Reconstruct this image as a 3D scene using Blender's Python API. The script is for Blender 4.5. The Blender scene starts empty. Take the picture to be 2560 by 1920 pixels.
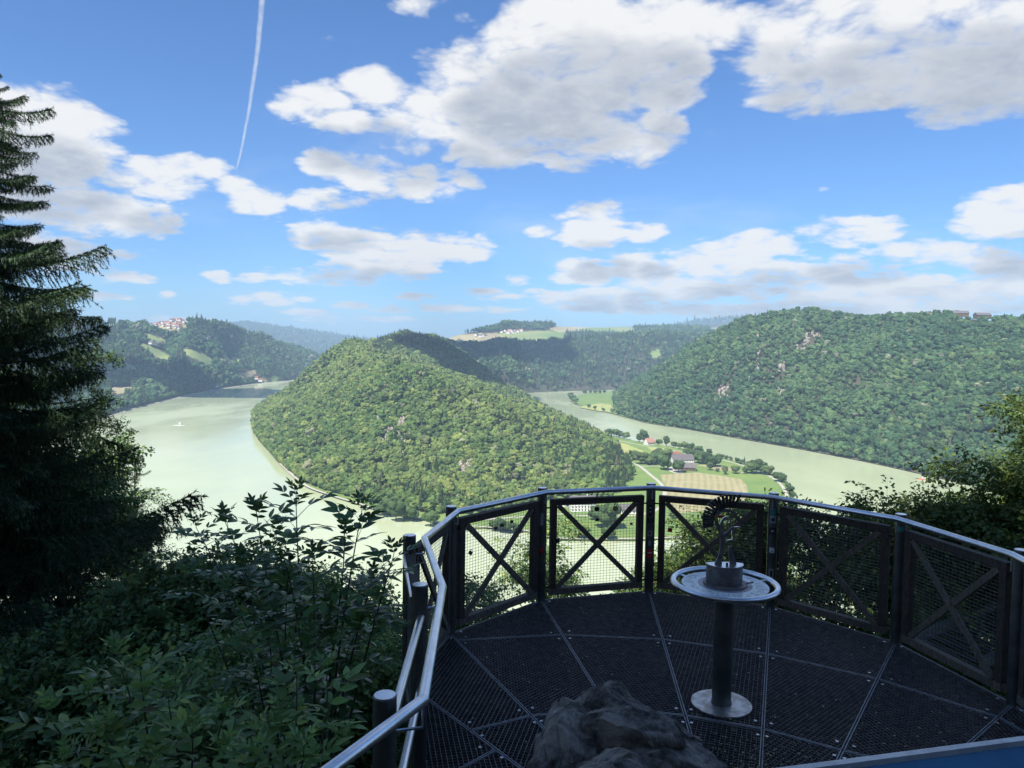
import bpy, math, random
import numpy as np
from mathutils import Vector, Matrix
R_=math.radians
random.seed(7); rng=np.random.default_rng(11)
sc=bpy.context.scene
EYE=160.0          # camera height above the river
# ------------------------------------------------------------------ camera
CF=1880.0; CP=.0527; CR=.0152     # focal length in px of a 2560 px frame, pitch, roll
_c,_s=math.cos(CP),math.sin(CP); _cr,_sr=math.cos(CR),math.sin(CR)
_R=np.array([1.,0,0]); _U=np.array([0,_s,_c]); FWD=np.array([0,_c,-_s])
RGT=_cr*_R+_sr*_U; UPV=-_sr*_R+_cr*_U
cam=bpy.data.cameras.new('camera'); camo=bpy.data.objects.new('camera',cam); sc.collection.objects.link(camo)
cam.sensor_width=36; cam.lens=36*CF/2560; cam.clip_start=.05; cam.clip_end=60000
camo.matrix_world=Matrix(((RGT[0],UPV[0],-FWD[0],0),(RGT[1],UPV[1],-FWD[1],0),(RGT[2],UPV[2],-FWD[2],EYE),(0,0,0,1)))
sc.camera=camo
# ------------------------------------------------------------------ light
SUN_EL=54; SUN_AZ=-150      # azimuth clockwise from +Y (view direction): behind, to the left
sd=np.array([math.sin(R_(SUN_AZ))*math.cos(R_(SUN_EL)),math.cos(R_(SUN_AZ))*math.cos(R_(SUN_EL)),math.sin(R_(SUN_EL))])
sun=bpy.data.lights.new('sun','SUN'); sun.energy=5.0; sun.angle=R_(.5); sun.color=(1,.955,.87)
suno=bpy.data.objects.new('sun',sun); sc.collection.objects.link(suno)
suno.rotation_euler=Vector(sd).to_track_quat('Z','Y').to_euler()
sc.view_settings.view_transform='Standard'; sc.view_settings.look='None'; sc.view_settings.exposure=0.85; sc.view_settings.gamma=1
sc.view_settings.use_curve_mapping=False
sc.cycles.volume_bounces=0; sc.cycles.max_bounces=6; sc.cycles.transparent_max_bounces=8
try: sc.cycles.use_denoising=True
except Exception: pass
CLOUD_DARK=(.26,.285,.335); CLOUD_LIT=(.53,.53,.53); SKY_STRENGTH=.077; HAZE=1.2e-4
w=bpy.data.worlds.new('World'); sc.world=w; w.use_nodes=True
try: w.cycles.sampling_method='MANUAL'; w.cycles.sample_map_resolution=512
except Exception: pass

def ray(px,py): return RGT*(px-1280)/CF-UPV*(py-960)/CF+FWD
def W(px,py,z=0.):
    """world point where the sight line of a picture point meets the height z (metres above the river)"""
    d=ray(px,py); t=(z-EYE)/d[2]; return np.array([d[0]*t,d[1]*t,z])
def Dp(px,py,dist):
    d=ray(px,py); d=d*(dist/d[1]); return np.array([d[0],d[1],EYE+d[2]])
def proj(P):
    Q=np.asarray(P,float)-np.array([0,0,EYE]); k=Q@FWD
    return 1280+CF*(Q@RGT)/k, 960-CF*(Q@UPV)/k

# ------------------------------------------------------------------ node helpers
class NT:
    def __init__(s,nt): s.nt=nt; s.n=nt.nodes; s.l=nt.links
    def new(s,t,**k):
        n=s.n.new(t)
        for a,b in k.items(): setattr(n,a,b)
        return n
    def put(s,sock,v):
        if isinstance(v,bpy.types.NodeSocket): s.l.new(v,sock)
        elif v is not None: sock.default_value=v
    def math(s,op,a,b=None,c=None,clamp=False):
        n=s.new('ShaderNodeMath',operation=op,use_clamp=clamp)
        s.put(n.inputs[0],a); s.put(n.inputs[1],b); s.put(n.inputs[2],c); return n.outputs[0]
    def vm(s,op,a,b=None,c=None):
        n=s.new('ShaderNodeVectorMath',operation=op)
        s.put(n.inputs[0],a); s.put(n.inputs[1],b)
        if op=='SCALE': s.put(n.inputs[3],c)
        elif c is not None: s.put(n.inputs[2],c)
        return n.outputs['Value'] if op in('DOT_PRODUCT','LENGTH') else n.outputs[0]
    def noise(s,vec,scale,detail=4,rough=.5,dist=0,out=0):
        n=s.new('ShaderNodeTexNoise'); s.put(n.inputs['Vector'],vec); n.inputs['Scale'].default_value=scale
        n.inputs['Detail'].default_value=detail; n.inputs['Roughness'].default_value=rough; n.inputs['Distortion'].default_value=dist
        return n.outputs[out]
    def ramp(s,v,a,b,lo=0.,hi=1.,smooth=True):
        n=s.new('ShaderNodeMapRange',interpolation_type='SMOOTHSTEP' if smooth else 'LINEAR'); s.put(n.inputs[0],v)
        for i,x in enumerate((a,b,lo,hi)): s.put(n.inputs[i+1],x)
        return n.outputs[0]
    def mix(s,f,a,b,mode='MIX'):
        n=s.new('ShaderNodeMix',data_type='RGBA',blend_type=mode); s.put(n.inputs[0],f)
        s.put(n.inputs[6],a if isinstance(a,bpy.types.NodeSocket) else (*a,1)); s.put(n.inputs[7],b if isinstance(b,bpy.types.NodeSocket) else (*b,1))
        return n.outputs[2]
    def mixf(s,f,a,b):
        n=s.new('ShaderNodeMix',data_type='FLOAT'); s.put(n.inputs[0],f); s.put(n.inputs[2],a); s.put(n.inputs[3],b); return n.outputs[0]

# ------------------------------------------------------------------ sky with clouds (world)
K=2560/2212
CLOUDS=[ # centre and radii in picture units of the 2212 px view, weight
 (1010,40,60,30,.42),(905,15,80,28,.45),(1150,75,150,62,1),(1050,150,130,75,1),(1250,110,210,115,1.15),(1180,200,210,70,1.1),(1420,70,170,75,.95),(1560,50,120,60,.62),(1430,195,90,55,.8),(1490,120,60,60,.6),
 (690,225,95,55,.95),(800,200,80,42,.85),(760,260,70,40,.8),(880,275,110,60,.8),(960,260,130,55,.9),(1080,300,150,55,.95),(1230,285,110,60,.9),(1340,300,130,60,.85),(1420,265,60,40,.75),(1250,345,80,35,.6),
 (700,355,60,32,.7),(800,375,110,48,.9),(900,390,90,36,.85),(980,395,60,26,.7),(690,440,80,30,.8),(740,430,60,28,.6),
 (1760,130,160,105,1.1),(1900,90,210,110,1.2),(1900,160,210,80,1.15),(2080,110,210,120,1.2),(1700,200,90,50,.75),(2230,160,160,90,1),(1650,30,110,50,.6),(2110,205,70,30,.55),(2000,10,260,60,1),
 (90,270,120,80,.95),(60,350,130,75,.85),(160,330,90,60,.75),(150,455,170,65,.78),(270,470,110,45,.75),(120,540,150,45,.6),(330,390,110,42,.85),(420,365,70,28,.7),(190,540,110,30,.55),(40,230,70,60,.7),
 (560,435,62,38,.95),(510,400,50,24,.6),(590,450,35,28,.6),
 (690,510,70,36,.95),(780,535,110,42,1),(880,545,110,42,.95),(985,535,90,32,.9),(840,575,150,28,.7),(720,598,130,22,.5),
 (1285,455,85,24,.62),(1290,500,75,34,.95),(1390,503,55,22,.85),(1240,515,45,18,.7),(1170,500,40,14,.35),
 (1835,500,110,34,.98),(1640,535,95,42,.85),(1540,560,110,40,.8),(1260,590,80,34,.9),(1370,575,70,36,.9),(1460,590,130,36,.8),(1650,590,210,42,.72),(1880,620,120,38,.8),(1720,640,240,34,.62),(1960,625,110,30,.7),(1350,660,210,22,.5),(1560,665,250,24,.55),(1880,665,250,24,.6),
 (2190,450,90,48,1),(2150,490,90,30,.8),(2180,590,110,42,.85),(2080,560,180,28,.45),(2130,640,150,28,.65),(2000,540,150,25,.4),
 (470,598,36,14,.8),(625,650,62,12,.6),(515,645,30,14,.5),(360,635,18,9,.6),(1120,605,38,14,.5),(1225,663,30,12,.55),(820,670,60,11,.45),(1110,640,70,10,.4),(345,685,24,12,.6),(690,690,60,11,.4),(940,665,40,9,.4),(1780,410,22,8,.32),(720,100,40,25,.25),
 (1320,640,190,24,.85),(1500,628,200,28,.85),(1700,600,200,42,.9),(1900,636,190,28,.85),(2100,618,140,38,.9),(1600,668,260,18,.75),(2000,672,240,16,.7),(1290,668,120,12,.7),
 (540,600,50,12,.6),(580,640,60,14,.7),(660,675,60,9,.7),(760,660,50,9,.7),(830,690,70,9,.7),(900,640,45,9,.65),(980,668,60,8,.65),(1040,630,50,9,.65),(1080,670,50,8,.65),(420,690,40,9,.6),(500,700,50,7,.6),(280,600,60,14,.5),(230,640,60,10,.55),
]
def world_nodes():
    t=NT(w.node_tree); t.n.clear()
    out=t.new('ShaderNodeOutputWorld')
    tc=t.new('ShaderNodeTexCoord'); dirv=t.vm('NORMALIZE',tc.outputs['Generated'])
    sky=t.new('ShaderNodeTexSky',sky_type='NISHITA'); sky.sun_disc=False; sky.sun_elevation=R_(SUN_EL); sky.sun_rotation=R_(SUN_AZ)
    sky.altitude=450; sky.air_density=1.0; sky.dust_density=.6; sky.ozone_density=2.2
    # cloud mask group
    g=bpy.data.node_groups.new('cloud_mask','ShaderNodeTree')
    g.interface.new_socket('Vector',in_out='INPUT',socket_type='NodeSocketVector'); g.interface.new_socket('Mask',in_out='OUTPUT',socket_type='NodeSocketFloat')
    q=NT(g); gi=q.new('NodeGroupInput'); go=q.new('NodeGroupOutput'); acc=None
    for (cx,cy,rx,ry,wt) in CLOUDS:
        d=ray(cx*K,cy*K); L=np.linalg.norm(d); c=d/L
        rx_=1.12*rx*K/CF/L; ry_=1.15*ry*K/CF/L; rm=(rx_+ry_)
        S=(1/rx_,1/rm,1/ry_)
        v=q.vm('MULTIPLY_ADD',gi.outputs[0],S,tuple(-c[i]*S[i] for i in range(3)))
        d2=q.vm('DOT_PRODUCT',v,v)
        wt_=.22+.78*wt; m=q.math('MULTIPLY_ADD',d2,-wt_*.80,wt_)
        acc=m if acc is None else q.math('SMOOTH_MAX',acc,m,.18)
    q.l.new(acc,go.inputs[0])
    def M(v):
        n=t.new('ShaderNodeGroup'); n.node_tree=g; t.put(n.inputs[0],v); return n.outputs[0]
    sep=t.new('ShaderNodeSeparateXYZ'); t.put(sep.inputs[0],dirv)
    zc=t.math('MAXIMUM',sep.outputs[2],0.0)
    # puffs get smaller and flatter towards the horizon
    k=t.math('DIVIDE',1.0,t.math('ADD',zc,.22))
    def cvec(v):
        c=t.vm('SCALE',v,None,k); return t.vm('MULTIPLY',c,(1,1,1.35))
    def N1(v):
        c=cvec(v); wv=t.vm('MULTIPLY_ADD',t.noise(c,5.0,2,.5,out=1),(.12,.12,.12),c)
        f=t.noise(c,3.4,8,.58,.1)
        vo=t.new('ShaderNodeTexVoronoi',feature='SMOOTH_F1'); t.put(vo.inputs['Vector'],wv); vo.inputs['Scale'].default_value=9.0
        vo.inputs['Detail'].default_value=3.0; vo.inputs['Roughness'].default_value=.55; vo.inputs['Lacunarity'].default_value=2.1; vo.inputs['Smoothness'].default_value=.35
        return f,vo.outputs['Distance']
    up=np.array([-.30,0,1.0]); up/=np.linalg.norm(up)
    o1=t.vm('ADD',dirv,tuple(up*.016)); o2=t.vm('ADD',dirv,tuple(up*.05))
    # away from the picture the sky goes on with loose clouds of the same kind
    fd=t.vm('DOT_PRODUCT',dirv,tuple(FWD))
    away=t.ramp(fd,.80,.62,0,1)
    gm=t.math('MULTIPLY_ADD',t.noise(t.vm('SCALE',dirv,None,k),1.5,2,.5),5.0,-2.6)
    def dens(v,m):
        f,vo=N1(v)
        n=t.math('MULTIPLY_ADD',f,2.3,-1.03)
        n=t.math('ADD',n,t.math('MULTIPLY_ADD',vo,-.85,.27))
        return t.math('ADD',t.math('MINIMUM',t.math('MULTIPLY',m,1.5),1.15),n)
    m0=t.mixf(away,t.math('MAXIMUM',M(dirv),-1.2),gm); m2=t.mixf(away,t.math('MAXIMUM',M(o2),-.6),gm)
    d0=dens(dirv,m0); d1=dens(o1,t.mixf(.35,m0,m2))
    alpha=t.math('POWER',t.ramp(d0,-.10,.62),.8)
    slope=t.math('SUBTRACT',d0,d1)
    base=t.ramp(m2,.20,.90,0,1)               # how much cloud lies towards the sun: grey bases
    L=t.math('MULTIPLY_ADD',slope,.42,.95)
    L=t.math('SUBTRACT',L,t.math('MULTIPLY',base,t.ramp(d0,.0,.9,.42,.84)))
    L=t.math('MAXIMUM',t.math('MINIMUM',L,1.0),0.0)
    ccol=t.mix(L,CLOUD_DARK,CLOUD_LIT)
    # high thin veil and the contrail of an aircraft
    tr=np.cross(ray(655,0),ray(588,440)); tr/=np.linalg.norm(tr)
    bow=t.vm('DOT_PRODUCT',dirv,tuple(tr))
    a0=ray(655,0);a0/=np.linalg.norm(a0); a1=ray(588,440);a1/=np.linalg.norm(a1)
    ax=(a0-a1)/np.linalg.norm(a0-a1); s0=float(a1@ax); s1=float(a0@ax)
    al=t.ramp(t.vm('DOT_PRODUCT',dirv,tuple(ax)),s0,s1,0,1,False)
    bend=t.math('MULTIPLY',t.math('MULTIPLY',al,t.math('SUBTRACT',1.0,al)),.016)
    wob=t.math('MULTIPLY_ADD',t.noise(dirv,40,3,.5),.0022,-.0011)
    dist=t.math('ABSOLUTE',t.math('ADD',t.math('ADD',bow,bend),wob))
    wd=t.math('MULTIPLY_ADD',al,.0024,.0011)
    trail=t.ramp(t.math('DIVIDE',dist,wd),.25,1.25,1,0)
    inr=t.math('MULTIPLY',t.ramp(t.vm('DOT_PRODUCT',dirv,tuple(ax)),s0,s0+.02),t.ramp(fd,.5,.6))
    trail=t.math('MULTIPLY',t.math('MULTIPLY',trail,inr),t.math('MULTIPLY_ADD',t.noise(dirv,90,3,.6),.9,.05))
    veil=t.math('MULTIPLY',t.ramp(t.noise(t.vm('MULTIPLY',cvec(dirv),(1,1,2.5)),1.6,6,.6,.3),.48,.78,0,1),.22)
    veil=t.math('MAXIMUM',veil,trail)
    # saturation of the clear sky
    skyc=t.mix(1.0,sky.outputs[0],(.57,.86,1.22),'MULTIPLY')
    b1=t.new('ShaderNodeBackground'); t.put(b1.inputs[0],skyc); b1.inputs[1].default_value=SKY_STRENGTH
    b2=t.new('ShaderNodeBackground'); b2.inputs[0].default_value=(.86,.92,1,1); b2.inputs[1].default_value=.52
    b3=t.new('ShaderNodeBackground'); t.put(b3.inputs[0],ccol); b3.inputs[1].default_value=.98
    mx=t.new('ShaderNodeMixShader'); t.put(mx.inputs[0],veil); t.l.new(b1.outputs[0],mx.inputs[1]); t.l.new(b2.outputs[0],mx.inputs[2])
    my=t.new('ShaderNodeMixShader'); t.put(my.inputs[0],t.math('MULTIPLY',alpha,t.ramp(sep.outputs[2],-.01,.02))); t.l.new(mx.outputs[0],my.inputs[1]); t.l.new(b3.outputs[0],my.inputs[2])
    t.l.new(my.outputs[0],out.inputs[0])
world_nodes()

# ------------------------------------------------------------------ materials
MATS={}
def mat(name,c1,c2=None,scale=5,rough=.7,metal=0,bump=0,bscale=None,detail=4,spec=None,translucent=0,thr=(.35,.65),coord='Object',island=0,inst=None):
    m=bpy.data.materials.new(name); m.use_nodes=True; t=NT(m.node_tree); b=t.n['Principled BSDF']
    tc=t.new('ShaderNodeTexCoord'); co=tc.outputs[coord]
    col=None
    if c2 is not None:
        f=t.ramp(t.noise(co,scale,detail,.6),thr[0],thr[1]); col=t.mix(f,c1,c2)
    else: b.inputs['Base Color'].default_value=(*c1,1)
    if island:
        gi=t.new('ShaderNodeNewGeometry'); r=gi.outputs['Random Per Island']
        v=t.math('MULTIPLY_ADD',r,2*island,1-island)
        if name.startswith('leaf'):
            oi=t.new('ShaderNodeObjectInfo'); q_=t.math('FRACT',t.math('ADD',t.math('MULTIPLY',r,5.7),t.math('MULTIPLY',oi.outputs['Random'],3.1)))
            col=t.mix(t.ramp(q_,.80,1.0,0,.75),col,tuple(min(1,x_) for x_ in (c2[0]*1.9,c2[1]*1.35,c2[2]*.8)))
            col=t.mix(t.ramp(q_,.03,.0,0,.8),col,(.16,.10,.04))
            v=t.math('MULTIPLY',v,t.math('MULTIPLY_ADD',oi.outputs['Random'],.7,.62))
        col=t.vm('SCALE',col if col is not None else c1,None,v)
    if col is not None: t.put(b.inputs['Base Color'],col)
    b.inputs['Roughness'].default_value=rough; b.inputs['Metallic'].default_value=metal
    if spec is not None: b.inputs['Specular IOR Level'].default_value=spec
    if bump:
        bn=t.new('ShaderNodeBump'); bn.inputs['Strength'].default_value=bump; bn.inputs['Distance'].default_value=.02 if not bscale or bscale>5 else 1
        t.put(bn.inputs['Height'],t.noise(co,bscale or scale*3,5,.6)); t.put(b.inputs['Normal'],bn.outputs[0])
    if translucent:
        tr=t.new('ShaderNodeBsdfTranslucent')
        if col is not None: t.put(tr.inputs[0],col)
        else: tr.inputs[0].default_value=(*c1,1)
        mx=t.new('ShaderNodeMixShader'); mx.inputs[0].default_value=translucent
        t.l.new(b.outputs[0],mx.inputs[1]); t.l.new(tr.outputs[0],mx.inputs[2]); t.l.new(mx.outputs[0],t.n['Material Output'].inputs[0])
    MATS[name]=m; return m

def forest_mat(name,a,b,c,dark,patch=.004,pale=None):
    """crown colour differs from tree to tree (Object Info) and from stand to stand (location)"""
    m=bpy.data.materials.new(name); m.use_nodes=True; t=NT(m.node_tree); p=t.n['Principled BSDF']
    oi=t.new('ShaderNodeObjectInfo'); loc=oi.outputs['Location']; r=oi.outputs['Random']
    f=t.ramp(t.noise(loc,patch,3,.6),.36,.64)
    col=t.mix(f,a,b)
    col=t.mix(t.ramp(r,.55,1.0,0,.85),col,c)
    col=t.mix(t.ramp(t.math('FRACT',t.math('MULTIPLY',r,7.31)),.72,1.0,0,.8),col,dark)
    if pale: col=t.mix(t.ramp(t.math('FRACT',t.math('MULTIPLY',r,13.7)),.975,.985,0,.55),col,pale)
    g=t.new('ShaderNodeNewGeometry'); v=t.math('MULTIPLY',t.math('MULTIPLY_ADD',g.outputs['Random Per Island'],.5,.75),t.math('MULTIPLY_ADD',t.math('FRACT',t.math('MULTIPLY',r,3.77)),.60,.68))
    col=t.vm('SCALE',col,None,v)
    t.put(p.inputs['Base Color'],col); p.inputs['Roughness'].default_value=.85; p.inputs['Specular IOR Level'].default_value=.15
    MATS[name]=m; return m
forest_mat('crown_leaf',(.070,.120,.032),(.118,.160,.045),(.170,.200,.055),(.036,.070,.026),.0045,(.27,.24,.17))
forest_mat('crown_needle',(.026,.054,.024),(.038,.072,.028),(.065,.085,.036),(.02,.042,.02),.006,(.22,.17,.13))
forest_mat('crown_leaf_cool',(.040,.088,.038),(.062,.112,.042),(.098,.140,.050),(.026,.058,.030),.004,(.24,.22,.16))
forest_mat('crown_field',(.045,.08,.028),(.065,.105,.033),(.09,.12,.04),(.04,.07,.027),.02)
mat('bark',(.09,.065,.045),(.045,.035,.028),6,.95,bump=.5)
mat('bark_grey',(.12,.105,.09),(.05,.045,.038),9,.95,bump=.5)
mat('forest_floor',(.035,.045,.018),(.075,.062,.04),.03,.95)
mat('hillside_soil',(.018,.016,.010),(.035,.030,.018),1.5,.95)
mat('rock',(.38,.33,.27),(.17,.145,.12),.5,.9,bump=1,bscale=.5)
mat('meadow',(.11,.19,.04),(.17,.235,.055),.02,.9,bump=0,thr=(.3,.7))
mat('meadow_far',(.14,.21,.06),(.24,.26,.09),.006,.95)
mat('field_yellow',(.34,.34,.12),(.27,.31,.09),.03,.95)
mat('field_tan_far',(.27,.22,.12),(.33,.29,.16),.01,.95)
mat('gravel',(.36,.33,.28),(.44,.41,.35),.6,.95)
mat('bank_stone',(.33,.30,.24),(.20,.185,.15),.35,.95)
mat('roof_dark',(.10,.09,.095),(.14,.12,.115),.4,.8)
mat('roof_red',(.27,.10,.065),(.20,.08,.055),.5,.8)
mat('roof_pink',(.40,.20,.15),(.33,.17,.13),.5,.8)
mat('wall_white',(.74,.72,.67),(.66,.64,.6),.3,.85)
mat('wall_wood',(.16,.10,.06),(.10,.065,.04),1,.85)
mat('window_glass',(.03,.035,.04),rough=.1)
mat('white_paint',(.8,.8,.8),rough=.4)
mat('orange_paint',(.75,.16,.04),rough=.4)
mat('foam',(.75,.78,.72),(.5,.56,.45),1.5,.9)
mat('cloud_body',(.8,.8,.8),rough=1)

def mown_mat():
    m=bpy.data.materials.new('mown_hay'); m.use_nodes=True; t=NT(m.node_tree); b=t.n['Principled BSDF']
    tc=t.new('ShaderNodeTexCoord'); co=tc.outputs['Object']
    wv=t.new('ShaderNodeTexWave',wave_type='BANDS',bands_direction='X'); wv.inputs['Scale'].default_value=.042; wv.inputs['Distortion'].default_value=3.0; wv.inputs['Detail'].default_value=2; wv.inputs['Detail Scale'].default_value=.15
    mp=t.new('ShaderNodeMapping'); mp.inputs['Rotation'].default_value=(0,0,.25); t.l.new(co,mp.inputs[0]); t.l.new(mp.outputs[0],wv.inputs[0])
    c=t.mix(t.ramp(wv.outputs[1],.3,.8),(.32,.275,.14),(.245,.235,.105))
    c=t.mix(t.ramp(t.noise(co,.06,4,.6),.4,.75,0,.6),c,(.38,.33,.19))
    t.put(b.inputs['Base Color'],c); b.inputs['Roughness'].default_value=.95; MATS['mown_hay']=m
mown_mat()
def water_mat():
    m=bpy.data.materials.new('river_water'); m.use_nodes=True; t=NT(m.node_tree); b=t.n['Principled BSDF']
    tc=t.new('ShaderNodeTexCoord'); co=tc.outputs['Object']
    f=t.ramp(t.noise(co,.0022,4,.55),.35,.65)
    c=t.mix(f,(.40,.45,.275),(.47,.51,.325))
    t.put(b.inputs['Base Color'],c); b.inputs['IOR'].default_value=1.33
    rr=t.ramp(t.noise(t.vm('MULTIPLY',co,(1,.35,1)),.006,4,.6),.4,.65,.05,.22); t.put(b.inputs['Roughness'],rr)
    bn=t.new('ShaderNodeBump'); bn.inputs['Strength'].default_value=.13; bn.inputs['Distance'].default_value=1.0
    n1=t.noise(t.vm('MULTIPLY',co,(1,1.0,1)),.10,5,.65); t.put(bn.inputs['Height'],n1); t.put(b.inputs['Normal'],bn.outputs[0])
    MATS['river_water']=m
water_mat()
# near materials
def wood_mat(name='weathered_wood',ca=(.035,.027,.02),cb=(.095,.072,.05)):
    m=bpy.data.materials.new(name); m.use_nodes=True; t=NT(m.node_tree); b=t.n['Principled BSDF']
    tc=t.new('ShaderNodeTexCoord'); co=tc.outputs['Object']
    g=t.noise(t.vm('MULTIPLY',co,(14,14,3)),6,6,.65,.8)
    c=t.mix(t.ramp(g,.35,.7),ca,cb)
    c=t.mix(t.ramp(t.noise(co,3,3,.5),.55,.75,0,.5),c,(.035,.045,.028))
    t.put(b.inputs['Base Color'],c); b.inputs['Roughness'].default_value=.8
    bn=t.new('ShaderNodeBump'); bn.inputs['Strength'].default_value=.4; bn.inputs['Distance'].default_value=.004; t.put(bn.inputs['Height'],g); t.put(b.inputs['Normal'],bn.outputs[0])
    MATS[name]=m
wood_mat(); wood_mat('lit_wood',(.085,.068,.05),(.21,.17,.125))  # second wood is paler: light on braces and bottom beams set in colour
mat('steel_brushed',(.66,.68,.70),(.80,.81,.83),9,.30,metal=1,bump=.05,bscale=120)
mat('steel_post',(.12,.125,.115),(.18,.18,.165),6,.42,metal=.8,bump=.06,bscale=60)
mat('steel_galv',(.135,.125,.12),(.22,.205,.19),18,.5,metal=.55)
mat('steel_seam',(.30,.32,.33),(.40,.42,.43),18,.5,metal=.6)
mat('steel_wire',(.16,.16,.15),(.26,.26,.24),30,.4,metal=.6)
mat('steel_dark',(.05,.046,.042),(.085,.08,.072),14,.45,metal=.7)
mat('steel_worn',(.42,.37,.31),(.74,.73,.71),13,.42,metal=.8,bump=.08,bscale=90)
mat('cap_disc',(.6,.62,.64),rough=.35,metal=.8)
mat('map_plate',(.86,.88,.82),(.76,.80,.74),6,.3,spec=.6)
mat('map_ring',(.30,.29,.31),(.36,.35,.36),10,.4,metal=.3)
mat('map_ink',(.12,.14,.16),rough=.5)
mat('map_green',(.42,.55,.40),(.5,.6,.46),8,.4)
mat('lock_red',(.55,.02,.03),rough=.35,metal=.3)
mat('lock_dark',(.05,.05,.055),(.12,.1,.08),40,.4,metal=.8)
mat('lock_brass',(.62,.55,.32),rough=.35,metal=.8)
mat('shackle',(.5,.5,.5),rough=.3,metal=1)
mat('sticker_red',(.55,.04,.04),rough=.5); mat('sticker_white',(.7,.72,.72),rough=.5); mat('sticker_grey',(.22,.24,.26),(.4,.42,.43),60,.5)
mat('sticker_black',(.02,.02,.025),rough=.5); mat('sticker_teal',(.05,.25,.2),rough=.5); mat('sticker_orange',(.5,.12,.05),rough=.5)
mat('board_blue',(.02,.12,.24),(.03,.17,.30),3,.22,spec=.6); mat('board_edge',(.55,.58,.58),(.42,.45,.46),20,.45,metal=.4)
mat('dry_debris',(.50,.42,.28),(.22,.17,.10),60,.9,island=.4)
def boulder_mat():
    m=bpy.data.materials.new('boulder_rock'); m.use_nodes=True; t=NT(m.node_tree); b=t.n['Principled BSDF']
    tc=t.new('ShaderNodeTexCoord'); co=tc.outputs['Object']
    n=t.noise(co,5,9,.68,.2)
    c=t.mix(t.ramp(n,.40,.62),(.042,.036,.029),(.29,.25,.20))
    v=t.new('ShaderNodeTexVoronoi'); v.inputs['Scale'].default_value=7; t.put(v.inputs['Vector'],t.vm('ADD',co,t.vm('SCALE',t.noise(co,9,4,.6,out=1),None,.18)))
    li=t.math('MULTIPLY',t.ramp(v.outputs['Distance'],.10,.22,1,0),t.ramp(t.noise(co,3.1,3,.5),.52,.62))
    c=t.mix(t.math('MULTIPLY',li,.7),c,(.42,.43,.36))
    c=t.mix(t.ramp(t.noise(co,2.2,5,.7),.55,.7,0,.7),c,(.045,.06,.02))
    t.put(b.inputs['Base Color'],c); b.inputs['Roughness'].default_value=.85
    bn=t.new('ShaderNodeBump'); bn.inputs['Strength'].default_value=1.0; bn.inputs['Distance'].default_value=.018; t.put(bn.inputs['Height'],t.noise(co,14,10,.66)); t.put(b.inputs['Normal'],bn.outputs[0])
    MATS['boulder_rock']=m
boulder_mat()
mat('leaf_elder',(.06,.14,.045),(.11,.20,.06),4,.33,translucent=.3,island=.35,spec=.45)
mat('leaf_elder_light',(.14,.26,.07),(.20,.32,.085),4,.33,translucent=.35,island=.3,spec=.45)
mat('leaf_under',(.09,.18,.05),(.17,.27,.075),.8,.5,translucent=.3,island=.4,spec=.4)
mat('leaf_beech',(.065,.12,.03),(.115,.165,.04),.5,.5,translucent=.35,island=.4,spec=.4)
mat('leaf_oak',(.06,.12,.035),(.10,.17,.05),.7,.5,translucent=.3,island=.4,spec=.4)
mat('needle_spruce',(.022,.05,.024),(.045,.09,.034),2,.55,island=.4,spec=.3)
mat('needle_pine',(.035,.055,.022),(.06,.085,.03),2,.6,island=.4,spec=.3)
mat('stem_elder',(.05,.045,.03),(.09,.075,.05),20,.7)

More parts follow.
